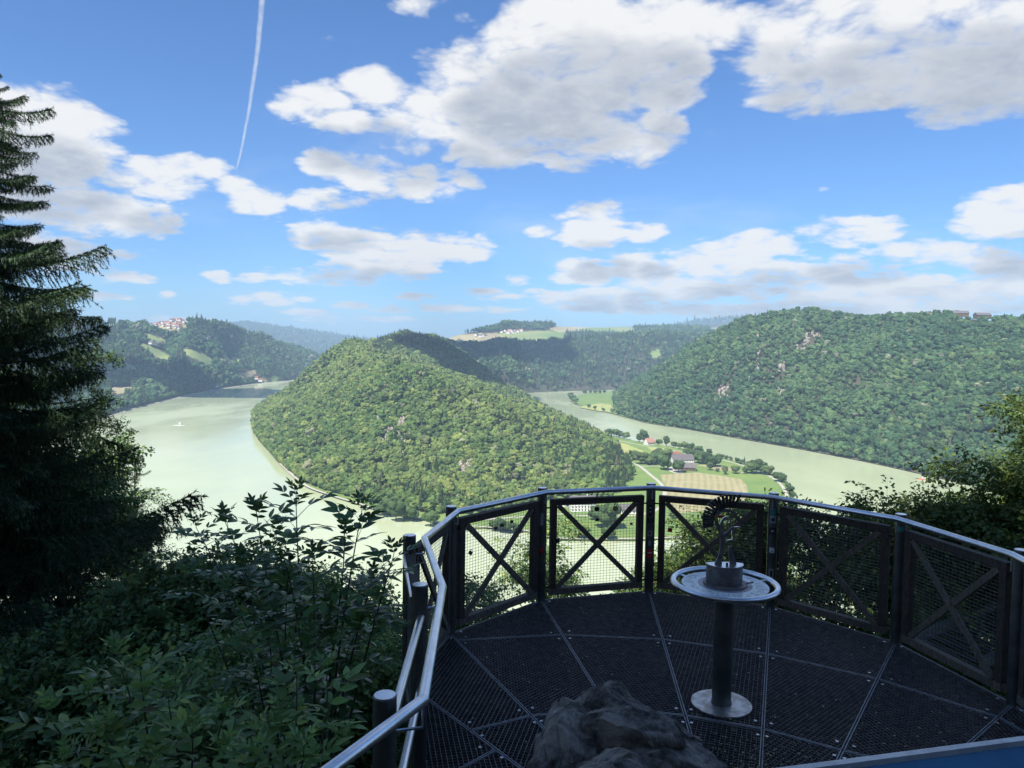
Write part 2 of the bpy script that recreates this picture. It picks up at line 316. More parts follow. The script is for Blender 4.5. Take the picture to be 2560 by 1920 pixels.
# ------------------------------------------------------------------ object helpers
COL=sc.collection
def tag(o,label=None,cat=None,group=None,kind=None):
    if label: o['label']=label
    if cat: o['category']=cat
    if group: o['group']=group
    if kind: o['kind']=kind
    return o
def empty(name,loc=(0,0,0),rz=0,**k):
    o=bpy.data.objects.new(name,None); COL.objects.link(o); o.location=loc; o.rotation_euler=(0,0,rz); o.empty_display_size=.2
    tag(o,**k); return o
def add(name,me,parent=None,loc=None,**k):
    o=bpy.data.objects.new(name,me); COL.objects.link(o)
    if parent is not None: o.parent=parent
    if loc is not None: o.location=loc
    tag(o,**k); return o
class MB:
    def __init__(s): s.v=[];s.f=[];s.m=[]
    def poly(s,vs,fs,mi=0):
        o=len(s.v); s.v+=[tuple(map(float,a)) for a in vs]
        for f in fs: s.f.append(tuple(i+o for i in f)); s.m.append(mi)
        return s
    def box(s,c,size,rz=0,mi=0,M=None):
        hx,hy,hz=[a/2 for a in size]; vs=[(x,y,z) for x in(-hx,hx) for y in(-hy,hy) for z in(-hz,hz)]
        ca,sa=math.cos(rz),math.sin(rz)
        if M is not None: vs=[tuple(M@Vector(v)) for v in vs]
        else: vs=[(v[0]*ca-v[1]*sa,v[0]*sa+v[1]*ca,v[2]) for v in vs]
        vs=[(v[0]+c[0],v[1]+c[1],v[2]+c[2]) for v in vs]
        return s.poly(vs,[(0,1,3,2),(4,6,7,5),(0,4,5,1),(2,3,7,6),(0,2,6,4),(1,5,7,3)],mi)
    def bar(s,a,b,wd,h,mi=0,up=(0,0,1)):
        """square timber from a to b: wd across, h along up"""
        a=np.array(a,float);b=np.array(b,float);d=b-a;L=np.linalg.norm(d);d/=L
        u=np.array(up,float);x=np.cross(d,u);x/=np.linalg.norm(x);u=np.cross(x,d)
        vs=[p+sx*x*wd/2+sz*u*h/2 for p in(a,b) for sx in(-1,1) for sz in(-1,1)]
        return s.poly(vs,[(0,1,3,2),(4,6,7,5),(0,4,5,1),(2,3,7,6),(0,2,6,4),(1,5,7,3)],mi)
    def tube(s,pts,r,n=8,mi=0,caps=True,closed=False):
        P=[np.array(p,float) for p in pts]; k=len(P); rr=r if hasattr(r,'__len__') else [r]*k
        rings=[]; last=None
        for i in range(k):
            if closed: d=P[(i+1)%k]-P[i-1]
            else: d=P[min(i+1,k-1)]-P[max(i-1,0)]
            d=d/(np.linalg.norm(d)+1e-12)
            if last is None: a=np.array([0,0,1.]) if abs(d[2])<.9 else np.array([1.,0,0])
            else: a=last
            x=a-d*(a@d); x/=np.linalg.norm(x)+1e-12; last=x; y=np.cross(d,x)
            sc_=1.0
            if 0<i<k-1 and not closed:
                d1=P[i]-P[i-1];d2=P[i+1]-P[i];cs=(d1@d2)/(np.linalg.norm(d1)*np.linalg.norm(d2)+1e-12);sc_=1/max(.5,math.sqrt((1+cs)/2)) if cs<.98 else 1
            rings.append([P[i]+rr[i]*(math.cos(t)*x*sc_+math.sin(t)*y) for t in [2*math.pi*j/n for j in range(n)]])
        vs=[v for rg in rings for v in rg]; fs=[]
        for i in range(k if closed else k-1):
            a=i*n;b=((i+1)%k)*n
            for j in range(n): fs.append((a+j,a+(j+1)%n,b+(j+1)%n,b+j))
        if caps and not closed: fs+= [tuple(range(n))[::-1],tuple((k-1)*n+j for j in range(n))]
        return s.poly(vs,fs,mi)
    def cyl(s,c,r,h,n=20,mi=0,r2=None):
        r2=r if r2 is None else r2
        vs=[(c[0]+q*math.cos(2*math.pi*j/n),c[1]+q*math.sin(2*math.pi*j/n),c[2]+z) for q,z in((r,0),(r2,h)) for j in range(n)]
        fs=[(j,(j+1)%n,n+(j+1)%n,n+j) for j in range(n)]+[tuple(range(n))[::-1],tuple(range(n,2*n))]
        return s.poly(vs,fs,mi)
    def prism(s,pts,z0,z1,mi=0):
        n=len(pts); vs=[(x,y,z0) for x,y in pts]+[(x,y,z1) for x,y in pts]
        return s.poly(vs,[tuple(range(n))[::-1],tuple(range(n,2*n))]+[(j,(j+1)%n,n+(j+1)%n,n+j) for j in range(n)],mi)
    def mesh(s,name,mats,smooth=False,auto=None):
        me=bpy.data.meshes.new(name); me.from_pydata(s.v,[],s.f)
        for m in (mats if isinstance(mats,(list,tuple)) else [mats]): me.materials.append(MATS[m])
        if any(s.m): me.polygons.foreach_set('material_index',s.m)
        if smooth:
            me.polygons.foreach_set('use_smooth',[True]*len(s.f))
            try: me.set_sharp_from_angle(angle=R_(auto or 40))
            except Exception: pass
        me.update(); return me
    def build(s,name,mats,parent=None,smooth=False,auto=None,**k): return add(name,s.mesh(name,mats,smooth,auto),parent,**k)
def npmesh(name,v,f,mats,mi=None,smooth=False):
    me=bpy.data.meshes.new(name); v=np.asarray(v,np.float32); f=np.asarray(f,np.int32); k=f.shape[1]
    me.vertices.add(len(v)); me.vertices.foreach_set('co',v.ravel()); me.loops.add(f.size); me.loops.foreach_set('vertex_index',f.ravel())
    me.polygons.add(len(f)); me.polygons.foreach_set('loop_start',np.arange(0,f.size,k,dtype=np.int32))
    try: me.polygons.foreach_set('loop_total',np.full(len(f),k,np.int32))
    except Exception: pass
    for m in (mats if isinstance(mats,(list,tuple)) else [mats]): me.materials.append(MATS[m])
    if mi is not None: me.polygons.foreach_set('material_index',np.asarray(mi,np.int32))
    if smooth: me.polygons.foreach_set('use_smooth',np.ones(len(f),bool))
    me.update(calc_edges=True); me.validate(); return me

# value noise for shaping
_T=np.random.default_rng(5).random((256,256)).astype(np.float64)
def vn(x,y):
    xi=np.floor(x).astype(int);yi=np.floor(y).astype(int);fx=x-xi;fy=y-yi;fx=fx*fx*(3-2*fx);fy=fy*fy*(3-2*fy)
    g=lambda a,b:_T[a%256,b%256]
    return (g(xi,yi)*(1-fx)+g(xi+1,yi)*fx)*(1-fy)+(g(xi,yi+1)*(1-fx)+g(xi+1,yi+1)*fx)*fy
def fbm(x,y,o=4):
    s=0;a=1;t=0
    for i in range(o): s=s+a*vn(x*2**i+17*i,y*2**i+31*i);t+=a;a*=.5
    return s/t
def inpoly(X,Y,P):
    c=np.zeros(np.shape(X),bool);n=len(P)
    for i in range(n):
        x1,y1=P[i][:2];x2,y2=P[(i+1)%n][:2]
        if y1==y2: continue
        c^=((Y<y1)!=(Y<y2))&(X<(x2-x1)*(Y-y1)/(y2-y1)+x1)
    return c
def segd(X,Y,a,b):
    dx,dy=b[0]-a[0],b[1]-a[1];t=np.clip(((X-a[0])*dx+(Y-a[1])*dy)/(dx*dx+dy*dy+1e-9),0,1)
    return np.hypot(X-a[0]-t*dx,Y-a[1]-t*dy),t
# ------------------------------------------------------------------ terrain
def hill(foot,ridges,p=.85,amp=14,nsc=140,base=0.0,round_=10):
    foot=[tuple(q[:2]) for q in foot]
    def f(X,Y):
        X=np.asarray(X,float);Y=np.asarray(Y,float)
        ins=inpoly(X,Y,foot); df=np.full(X.shape,1e9)
        for i in range(len(foot)): df=np.minimum(df,segd(X,Y,foot[i],foot[(i+1)%len(foot)])[0])
        dr=np.full(X.shape,1e9);ws=0;hs=0
        for r in ridges:
            for a,b in zip(r[:-1],r[1:]):
                d,t=segd(X,Y,a,b);w_=1/(d*d+400)**1.6;ws=ws+w_;hs=hs+w_*(a[2]+t*(b[2]-a[2]));dr=np.minimum(dr,d)
        h=hs/ws; t=df/(df+np.sqrt(dr*dr+round_**2)-round_*.7+1e-6); t=np.clip(t,0,1)
        z=base+(h-base)*t**p
        n=fbm(X/nsc,Y/nsc,4)-.5
        rid=np.abs(fbm(X/(nsc*1.7)+9,Y/(nsc*1.7)+4,3)-.5)*2
        z=z+n*2*amp*np.minimum(1,df/60)*(1-.6*t)+ (rid-.25)*amp*1.6*np.minimum(1,df/90)*(1-.75*t)
        return np.where(ins,np.maximum(z,.2),-6.0)
    return f
TH=9.0
def rp(*pts): return [(lambda q:(q[0],q[1],max(1,q[2]-TH)))(Dp(*p)) for p in pts]
H1_foot=[W(*q) for q in [(632,1058),(640,1090),(665,1120),(700,1160),(760,1212),(830,1238),(900,1256),(990,1275),(1062,1290),(1159,1290),(1235,1280),(1318,1266),(1380,1249),(1466,1246),(1530,1250),(1583,1222),(1590,1195),(1575,1160),(1535,1115),(1480,1084),(1410,1052),(1340,1020),(1290,1003)]]
H1_foot+= [(-40,2500),(-110,2800),(-330,2900),(-470,2600),(-560,2250),(-600,1900),(-570,1650)]
TH=14.0
H1r=[rp((1575,1190,880),(1549,1150,925),(1504,1120,960),(1459,1104,1000),(1368,1066,1040),(1301,1030,1080),(1233,996,1110),(1142,948,1150),(1052,912,1190),(1000,898,1230)),
     rp((1000,890,1230),(955,893,1330),(915,868,1450),(880,838,1560),(930,850,1700),(975,836,1830),(1007,823,1950),(1075,831,2150)),
     rp((880,838,1560),(840,858,1545),(790,892,1530),(740,940,1515),(700,978,1500),(662,1018,1490))]
H1r[1].append((-190,2700,128))
H1=hill(H1_foot,H1r,.80,13,120)
TH=9.0
H2_foot=[W(*q) for q in [(1180,992),(1245,986),(1300,983),(1350,980),(1450,977),(1560,973)]]
H2_foot+=[(700,2850),(1000,3000),(1500,3300),(2600,3800),(3600,5200),(3600,7500),(-1700,7500),(-900,5000),(-420,3800),(-330,3050),(-200,2720)]
H2r=[rp((1090,834,2700),(1130,846,2950),(1250,852,3000),(1330,850,3050),(1420,846,3100),(1520,842,3150),(1620,832,3200),(1720,835,3300),(1850,838,3300),(2100,840,3300)),
     rp((1130,836,4000),(1270,808,4100),(1345,806,4200),(1400,812,4400),(1600,818,4500),(1700,818,4300),(1800,818,4300),(2200,815,4300)),
     rp((1300,822,6500),(1700,810,6500),(2200,800,6500))]
H2=hill(H2_foot,H2r,.62,12,260)
H3_foot=[W(*q) for q in [(1532,1012),(1538,1030),(1580,1046),(1610,1054),(1710,1070),(1807,1087),(1989,1119),(2161,1152),(2315,1186),(2377,1200),(2480,1222),(2600,1250),(2900,1330)]]
H3_foot+=[(1400,700),(2400,1200),(2400,2600),(1500,3000),(800,2800),(520,2500)]
H3_foot.append(W(1535,985))
H3r=[rp((1558,975,2330),(1590,950,2280),(1650,912,2180),(1700,880,2080),(1760,845,1980),(1810,818,1880),(1870,790,1780),(1940,775,1700),(2010,773,1660),(2070,781,1600),(2150,790,1560),(2300,787,1470),(2450,786,1400),(2560,788,1350),(2800,792,1290),(3200,800,1250))]
H3r[0].append((1900,1500,260))
H3=hill(H3_foot,H3r,.80,20,150)
H4_foot=[W(*q) for q in [(-500,1180),(-100,1105),(150,1065),(245,1046),(300,1029),(350,1016),(420,998),(480,984),(560,969),(640,958),(722,951)]]
H4_foot+=[(-850,3500),(-700,4300),(-1200,5600),(-2600,5600),(-4200,3500),(-3000,1400)]
H4r=[rp((-300,760,2000),(-50,768,2150),(60,775,2250),(150,787,2300),(230,804,2450),(330,812,2650),(385,806,2750),(440,796,2800),(500,798,2850),(560,811,3050),(640,834,3300),(700,858,3550),(760,880,3900),(805,903,4100)),
     rp((385,806,2750),(300,870,2350),(240,940,2050)), rp((500,798,2850),(470,860,2550),(440,915,2350)), rp((640,834,3300),(600,890,3050),(570,930,2900))]
H4=hill(H4_foot,H4r,.8,20,240)
def far(px0,pts,foot,amp=30,nsc=700): return hill(foot,[rp(*pts)],.8,amp,nsc)
H5_foot=[(-6500,6000),(-3000,5200),(-1200,5800),(-600,6500),(-500,9000),(-1500,12500),(-8000,12500)]
H5=hill(H5_foot,[rp((300,840,9500),(500,820,9300),(620,813,9200),(680,818,9000),(740,830,8800),(800,843,8600),(850,858,8500)),rp((700,870,7300),(780,886,6900),(840,900,6700))],.8,35,700)
H6_foot=[(300,8200),(3200,7000),(5200,6000),(7500,7000),(7500,13000),(0,13000)]
H6=hill(H6_foot,[rp((1450,836,9500),(1600,832,9300),(1680,818,9000),(1750,804,9000),(1830,797,9000),(1900,799,9000),(2100,812,9000),(2400,830,9000))],.8,35,700)
H7=hill([(-1700,7000),(600,7600),(2500,9000),(2500,13500),(-3500,13500),(-1500,9500)],[rp((850,850,11000),(1000,850,11000),(1300,845,11000),(1700,850,11000))],.8,30,800)

def in_px(X,Y,Z,poly):
    P=np.stack([X,Y,Z],-1).reshape(-1,3); px,py=proj(P); return inpoly(px,py,poly).reshape(np.shape(X))
MEADOWS={ 'hill_beyond_the_bend':[ (2,[(1110,852),(1125,838),(1245,832),(1262,846),(1200,852)]),(1,[(1240,834),(1300,828),(1410,826),(1412,850),(1330,852),(1262,848)]),(2,[(1370,822),(1420,808),(1500,818),(1520,826),(1400,830)]),(1,[(1440,824),(1530,812),(1580,818),(1590,830),(1500,832)]),(2,[(1760,822),(1850,812),(1880,818),(1840,832)]),(1,[(1622,880),(1650,868),(1652,890),(1630,894)])],
 'left_hill':[(1,[(160,800),(200,806),(215,815),(180,812)]),(1,[(455,872),(500,880),(540,905),(520,912),(470,892)]),(2,[(585,935),(620,925),(650,930),(620,945)]),(1,[(300,905),(330,912),(350,925),(320,925)]),(1,[(340,862),(372,860),(425,890),(430,903),(395,895)]),(1,[(345,835),(385,838),(420,855),(400,858)]),(2,[(268,972),(330,966),(345,974),(285,986)]),(1,[(262,805),(290,803),(292,813),(270,814)]),(2,[(366,806),(400,797),(440,796),(472,802),(468,819),(446,829),(420,824),(395,818),(372,814)]),(1,[(555,885),(600,900),(600,912),(560,900)]),(2,[(245,1040),(280,1022),(300,1028),(262,1048)]),(1,[(640,952),(660,945),(700,940),(690,952)])],
 'right_hill':[(1,[(2395,786),(2480,784),(2482,793),(2400,793)])],'peninsula_hill':[]}
def terrain(name,fn,x0,x1,y0,y1,step,mats=('forest_floor',)):
    nx=int((x1-x0)/step)+1;ny=int((y1-y0)/step)+1
    X,Y=np.meshgrid(x0+step*np.arange(nx),y0+step*np.arange(ny)); Z=fn(X,Y)
    keep=Z>-5.5
    I=np.arange(nx*ny).reshape(ny,nx); q=np.stack([I[:-1,:-1],I[:-1,1:],I[1:,1:],I[1:,:-1]],-1).reshape(-1,4)
    kq=keep.ravel()[q].any(1); q=q[kq]
    used=np.unique(q); rm=np.full(nx*ny,-1); rm[used]=np.arange(len(used)); V=np.stack([X,Y,Z],-1).reshape(-1,3)[used]; q=rm[q]
    mi=None
    if name in MEADOWS:
        c=V[q].mean(1); mi=np.zeros(len(q),int)
        for k,poly in MEADOWS[name]:
            mi[in_px(c[:,0],c[:,1],c[:,2],poly)]=k
    me=npmesh(name,V,q,list(mats),mi,True)
    return add(name,me,kind='structure',label=None)
TM=('forest_floor','meadow_far','field_tan_far')
terrain('peninsula_hill',H1,-640,560,600,2950,9,TM)
terrain('right_hill',H3,200,1750,480,3000,12,TM)
terrain('left_hill',H4,-2800,-600,1100,5600,16,TM)
terrain('hill_beyond_the_bend',H2,-1000,2600,2450,7000,20,TM)
terrain('far_blue_ridge',H5,-6400,-500,5200,12400,80)
terrain('far_plateau',H6,0,7400,6000,12800,90)
terrain('far_lowland',H7,-3400,2500,7000,13400,90)
# near hillside below and behind the viewer
def near_h(X,Y):
    X=np.asarray(X,float);Y=np.asarray(Y,float)
    d=Y-1.0
    z=EYE-2.9-np.where(d>0,.20*d+.035*np.clip(d-8,0,12)**2,0)-np.clip(d-20,0,150)*.85-np.maximum(0,d-170)*.2
    z=z-np.maximum(0,-X-.8)*np.where(np.abs(X)<30,.10,0)*np.clip((Y+6)/10,0,1)-np.where(X<-30,4*np.clip((Y+6)/10,0,1)*1.0,0)
    z=np.where(d<=0,EYE-1.75-(-d)*-.42*np.clip(-d/3,0,1)-1.15*np.clip((d+1.5)/1.5,0,1),z)
    z=z+(fbm(X/5+3,Y/5+7,4)-.5)*1.2*np.clip(np.hypot(X-1.2,Y-4)/4-.6,0,1)
    under=np.hypot(X-1.3,Y-5)<4
    z=np.where(under,np.minimum(z,EYE-3.3),z)
    return np.maximum(z,.3)
def near_terrain():
    xs=np.concatenate([np.arange(-500,-30,12.),np.arange(-30,30,.6),np.arange(30,500.1,12.)]); ys=np.concatenate([np.arange(-140,-16,8.),np.arange(-16,36,.6),np.arange(36,300.1,6.)])
    X,Y=np.meshgrid(xs,ys);Z=near_h(X,Y); nx,ny=len(xs),len(ys)
    Z[-1]=-3
    I=np.arange(nx*ny).reshape(ny,nx);q=np.stack([I[:-1,:-1],I[:-1,1:],I[1:,1:],I[1:,:-1]],-1).reshape(-1,4)
    add('near_hillside',npmesh('near_hillside',np.stack([X,Y,Z],-1).reshape(-1,3),q,'hillside_soil',None,True),kind='structure')
near_terrain()
# river and ground
def disc(name,m,z,r,n=96):
    b=MB(); b.poly([(r*math.cos(2*math.pi*i/n),3000+r*math.sin(2*math.pi*i/n),z) for i in range(n)],[tuple(range(n))]); return b.build(name,m,kind='structure')
disc('ground','forest_floor',-8,14500)
b=MB(); b.poly([(-3600,200,0),(3600,200,0),(3600,6300,0),(-3600,6300,0)],[(0,1,2,3)]); b.build('river_water','river_water',kind='structure')

# flat meadow on the tip of the peninsula, and the one on the far bank
def gridpoly(name,poly,z,mats,step=None,edge=None):
    b=MB(); n=len(poly)
    b.prism([tuple(p[:2]) for p in poly],z-1.2,z); return b.build(name,mats,kind='structure')
def Wp(l,z=0): return [tuple(W(a,b_,z)[:2]) for a,b_ in l]
bank=[(632,1060),(640,1092),(665,1122),(700,1163),(760,1215),(830,1243),(900,1264),(960,1284),(1062,1303),(1110,1318),(1159,1325),(1230,1322),(1315,1332),(1380,1350),(1450,1353),(1593,1353),(1669,1349),(1740,1352),(1820,1345),(1890,1325),(1940,1295),(1972,1262),(1984,1237),(1978,1215),(1960,1203),(1922,1179),(1855,1160),(1768,1133),(1690,1122),(1615,1109),(1560,1099),(1510,1087),(1440,1062),(1370,1033),(1300,1000)]
bp=Wp(bank)+[(-60,2480),(-300,2700),(-400,2400),(-480,2000),(-500,1700)]
gridpoly('peninsula_meadow',bp,1.6,'meadow')
fb=[(1425,996),(1432,1007),(1470,1021),(1510,1029),(1580,1047),(1612,1056),(1660,1064),(1690,1068),(1690,1040),(1600,975),(1540,978),(1470,984)]
gridpoly('far_bank_meadow',Wp(fb),1.6,'meadow')
def sheet(name,px,m,z):
    b=MB(); P=Wp(px,z); b.poly([(x,y,z) for x,y in P],[tuple(range(len(P)))]); o=b.build(name,m,kind='structure'); return o
sheet('mown_field',[(1650,1187),(1680,1185),(1744,1181),(1800,1189),(1853,1198),(1866,1212),(1870,1228),(1868,1240),(1856,1256),(1800,1272),(1740,1280),(1680,1284),(1672,1260),(1668,1240),(1664,1215)],'mown_hay',1.68)
sheet('yellow_field',[(1517,1102),(1540,1104),(1565,1110),(1610,1128),(1600,1133),(1555,1133),(1530,1117)],'field_yellow',1.66)
sheet('yellow_field',[(1618,1117),(1660,1122),(1700,1131),(1660,1134),(1630,1128)],'field_yellow',1.66)
sheet('yellow_field',[(1742,1163),(1790,1160),(1830,1170),(1860,1178),(1800,1176)],'field_tan_far',1.66)
sheet('yellow_field',[(1445,1018),(1500,1008),(1528,1012),(1532,1030),(1500,1028)],'field_yellow',1.66)
def smooth_path(P,k=6):
    P=np.array(P,float);n=len(P);out=[]
    for i in range(n-1):
        p0,p1,p2,p3=P[max(i-1,0)],P[i],P[i+1],P[min(i+2,n-1)]
        for t in np.arange(k)/k: out.append(.5*((2*p1)+(-p0+p2)*t+(2*p0-5*p1+4*p2-p3)*t*t+(-p0+3*p1-3*p2+p3)*t**3))
    out.append(P[-1]); return np.array(out)
def ribbon(name,px,wd,m,z,k=6,**kw):
    P=smooth_path(Wp(px,z),k); d=np.gradient(P,axis=0); d/=np.linalg.norm(d,axis=1)[:,None]; nrm=np.stack([-d[:,1],d[:,0]],1)
    wv=wd*(.9+.2*np.random.default_rng(3).random(len(P)))[:,None]/2
    V=np.concatenate([P+nrm*wv,P-nrm*wv]); n=len(P); V=np.c_[V,np.full(2*n,z)]
    return add(name,npmesh(name,V,[(i,i+1,n+i+1,n+i) for i in range(n-1)],m),kind='structure')
ribbon('farm_track',[(1565,1152),(1580,1157),(1600,1166),(1625,1186),(1650,1207),(1661,1225),(1660,1245),(1655,1262),(1640,1275),(1600,1286),(1530,1290),(1440,1288),(1380,1284),(1300,1292),(1220,1298),(1150,1308)],4.2,'gravel',1.74)
ribbon('farm_track',[(1602,1166),(1640,1165),(1680,1168),(1720,1170)],4,'gravel',1.745)
ribbon('riverside_track',[(1510,1094),(1560,1104),(1615,1115),(1690,1127),(1760,1139),(1830,1156),(1880,1172),(1906,1182),(1940,1200),(1960,1222),(1967,1245),(1955,1280),(1925,1308),(1870,1330),(1800,1338),(1680,1343),(1590,1346),(1450,1346),(1380,1342),(1310,1325),(1200,1316),(1120,1310),(1060,1297),(960,1278),(900,1259),(830,1238),(760,1210),(700,1158)],3.6,'gravel',1.75)
ribbon('riverside_track',[(1850,1182),(1880,1181),(1906,1183)],3,'gravel',1.755)
sheet('farmyard',[(1672,1168),(1700,1166),(1708,1182),(1690,1184),(1672,1178)],'gravel',1.72)
def bankstrip(px,wd,z0=1.55):
    P=smooth_path(Wp(px,0),4); d=np.gradient(P,axis=0); d/=np.linalg.norm(d,axis=1)[:,None]; nrm=np.stack([-d[:,1],d[:,0]],1)
    n=len(P); r=np.random.default_rng(9).random((n,1))
    A=np.c_[P+nrm*.6,np.full(n,z0)];B=np.c_[P-nrm*wd*(.6+.8*r),np.full(n,-.4)]
    add('river_bank',npmesh('river_bank',np.concatenate([A,B]),[(i,i+1,n+i+1,n+i) for i in range(n-1)],'bank_stone'),kind='structure')
bankstrip(bank[:-1][::-1],5); bankstrip([(1440,985),(1425,997),(1432,1008),(1470,1022),(1510,1030),(1580,1048),(1612,1057),(1660,1065),(1710,1072),(1807,1090),(1989,1122),(2161,1155),(2315,1189),(2377,1203),(2480,1225)][::-1],4)
bankstrip([(150,1067),(245,1048),(300,1031),(350,1018),(420,1000),(480,986),(560,971),(640,960),(722,953)],6)

# ray casting on the terrain functions, to find where things seen in the picture stand
ALLH=(H1,H2,H3,H4)
def theight(X,Y):
    z=np.full(np.shape(X),-5.0)
    for h in ALLH: z=np.maximum(z,h(X,Y))
    return z
def hit(px,py,lo=500,hi=7000):
    d=ray(px,py); t=np.arange(lo,hi,6.0); X=d[0]*t/d[1];Y=t;Z=EYE+d[2]*t/d[1]
    H=np.maximum(theight(X,Y),1.6)
    k=np.argmax(Z<H)
    if not (Z<H).any(): return hit(px,py+3,lo,hi)
    return np.array([X[k],Y[k],H[k]])

# ------------------------------------------------------------------ tree prototypes for the woods
PROTO=bpy.data.collections.new('tree_kinds')     # not linked: only instanced
def ico(sub):
    import bmesh
    bm=bmesh.new(); bmesh.ops.create_icosphere(bm,subdivisions=sub,radius=1); v=np.array([x.co[:] for x in bm.verts]); f=np.array([[a.index for a in x.verts] for x in bm.faces]); bm.free(); return v,f
ICO1=ico(1);ICO2=ico(2);ICO3=ico(3)
def blob(c,r,rg,base=ICO2,rough=.28):
    v,f=base; d=1+rough*(rg.random(len(v))-.5)*2
    return v*np.array(r)*d[:,None]+np.array(c),f
def merge(parts):
    V=[];F=[];o=0
    for v,f in parts: V.append(v);F.append(f+o);o+=len(v)
    return np.concatenate(V),np.concatenate(F)
def cards(n,rad,cen,rg,size):
    """leaf clump faces spread over an ellipsoid shell"""
    d=rg.normal(size=(n,3));d/=np.linalg.norm(d,axis=1)[:,None]; d[:,2]=np.abs(d[:,2])*1.0-.25*(rg.random(n)<.35)
    p=d*np.array(rad)*(.86+.26*rg.random((n,1)))+np.array(cen)
    a=rg.normal(size=(n,3));a=a-d*np.sum(a*d,1)[:,None]*.6;a/=np.linalg.norm(a,axis=1)[:,None];bb=np.cross(a,d+rg.normal(size=(n,3))*.4);bb/=np.linalg.norm(bb,axis=1)[:,None]
    s=size*(.5+rg.random((n,1)))
    V=np.stack([p+a*s,p+bb*s*.7,p-a*s*.6],1).reshape(-1,3);F=np.arange(3*n).reshape(-1,3);return V,F
def crown_leaf(seed):
    rg=np.random.default_rng(seed);parts=[blob((0,0,.85),(.72,.72,.62),rg,ICO2,.2)];n=rg.integers(11,16)
    for i in range(n):
        a=i*2.39+rg.random()*.5;e=rg.random()**.7;zz=.45+e*.95;rr=.62*math.sqrt(max(.05,1-((zz-.8)/.85)**2));s=.26+.2*rg.random()
        parts.append(blob((rr*math.cos(a),rr*math.sin(a),zz),(s,s,s*.8),rg,ICO2,.3))
        parts.append(cards(26,(s*1.1,s*1.1,s*.95),(rr*math.cos(a),rr*math.sin(a),zz),rg,.085))
    return merge(parts)
def crown_cone(seed):
    rg=np.random.default_rng(seed);parts=[];L=9
    for i in range(L):
        t=i/(L-1);r=.50*(1-t)**.85+.03;z=.35+t*2.15;n=10
        V=[(0,0,z+.42)];
        for j in range(n*2):
            a=math.pi*j/n+rg.random()*.2;q=r*(1.0 if j%2==0 else .55)*(.8+.4*rg.random());V.append((q*math.cos(a),q*math.sin(a),z-.12*(j%2==0)+.08*rg.random()))
        F=[(0,1+j,1+(j+1)%(2*n)) for j in range(2*n)];parts.append((np.array(V),np.array(F)))
    parts.append(cards(120,(.34,.34,1.0),(0,0,1.2),rg,.07))
    return merge(parts)
def proto(name,vf,m,coll):
    me=npmesh(name,vf[0],vf[1],m); o=bpy.data.objects.new(name,me); coll.objects.link(o); return o
def coll(name,items):
    c=bpy.data.collections.new(name)
    for i,(vf,m) in enumerate(items): proto('%s_%02d'%(name,i),vf,m,c)
    return c
C_warm=coll('wood_warm',[(crown_leaf(20+i),'crown_leaf') for i in range(5)]+[(crown_cone(40+i),'crown_needle') for i in range(2)])
C_cool=coll('wood_cool',[(crown_leaf(20+i),'crown_leaf_cool') for i in range(5)]+[(crown_cone(40+i),'crown_needle') for i in range(2)])
_ng={}
def scatter_group(c):
    if c.name in _ng: return _ng[c.name]
    g=bpy.data.node_groups.new('scatter_'+c.name,'GeometryNodeTree')
    g.interface.new_socket('Geometry',in_out='INPUT',socket_type='NodeSocketGeometry'); g.interface.new_socket('Geometry',in_out='OUTPUT',socket_type='NodeSocketGeometry')
    q=NT(g);gi=q.new('NodeGroupInput');go=q.new('NodeGroupOutput')
    ci=q.new('GeometryNodeCollectionInfo'); ci.inputs['Collection'].default_value=c; ci.inputs['Separate Children'].default_value=True; ci.inputs['Reset Children'].default_value=True
    ip=q.new('GeometryNodeInstanceOnPoints'); ip.inputs['Pick Instance'].default_value=True
    def na(n,t):
        a=q.new('GeometryNodeInputNamedAttribute',data_type=t); a.inputs['Name'].default_value=n
        return [o for o in a.outputs if o.enabled and o.name=='Attribute'][0]
    q.l.new(gi.outputs[0],ip.inputs['Points']); q.l.new(ci.outputs[0],ip.inputs['Instance'])
    q.l.new(na('pick','INT'),ip.inputs['Instance Index']); q.l.new(na('rot','FLOAT_VECTOR'),ip.inputs['Rotation']); q.l.new(na('scl','FLOAT_VECTOR'),ip.inputs['Scale'])
    q.l.new(ip.outputs[0],go.inputs[0]); _ng[c.name]=g; return g
def scatter(name,P,pick,rot,scl,c,parent=None,**k):
    me=bpy.data.meshes.new(name); n=len(P); me.vertices.add(n); me.vertices.foreach_set('co',np.asarray(P,np.float32).ravel())
    a=me.attributes.new('pick','INT','POINT'); a.data.foreach_set('value',np.asarray(pick,np.int32))
    a=me.attributes.new('rot','FLOAT_VECTOR','POINT'); a.data.foreach_set('vector',np.asarray(rot,np.float32).ravel())
    a=me.attributes.new('scl','FLOAT_VECTOR','POINT'); a.data.foreach_set('vector',np.asarray(scl,np.float32).ravel())
    o=add(name,me,parent,**k); md=o.modifiers.new('scatter','NODES'); md.node_group=scatter_group(c); return o
NTREE=0
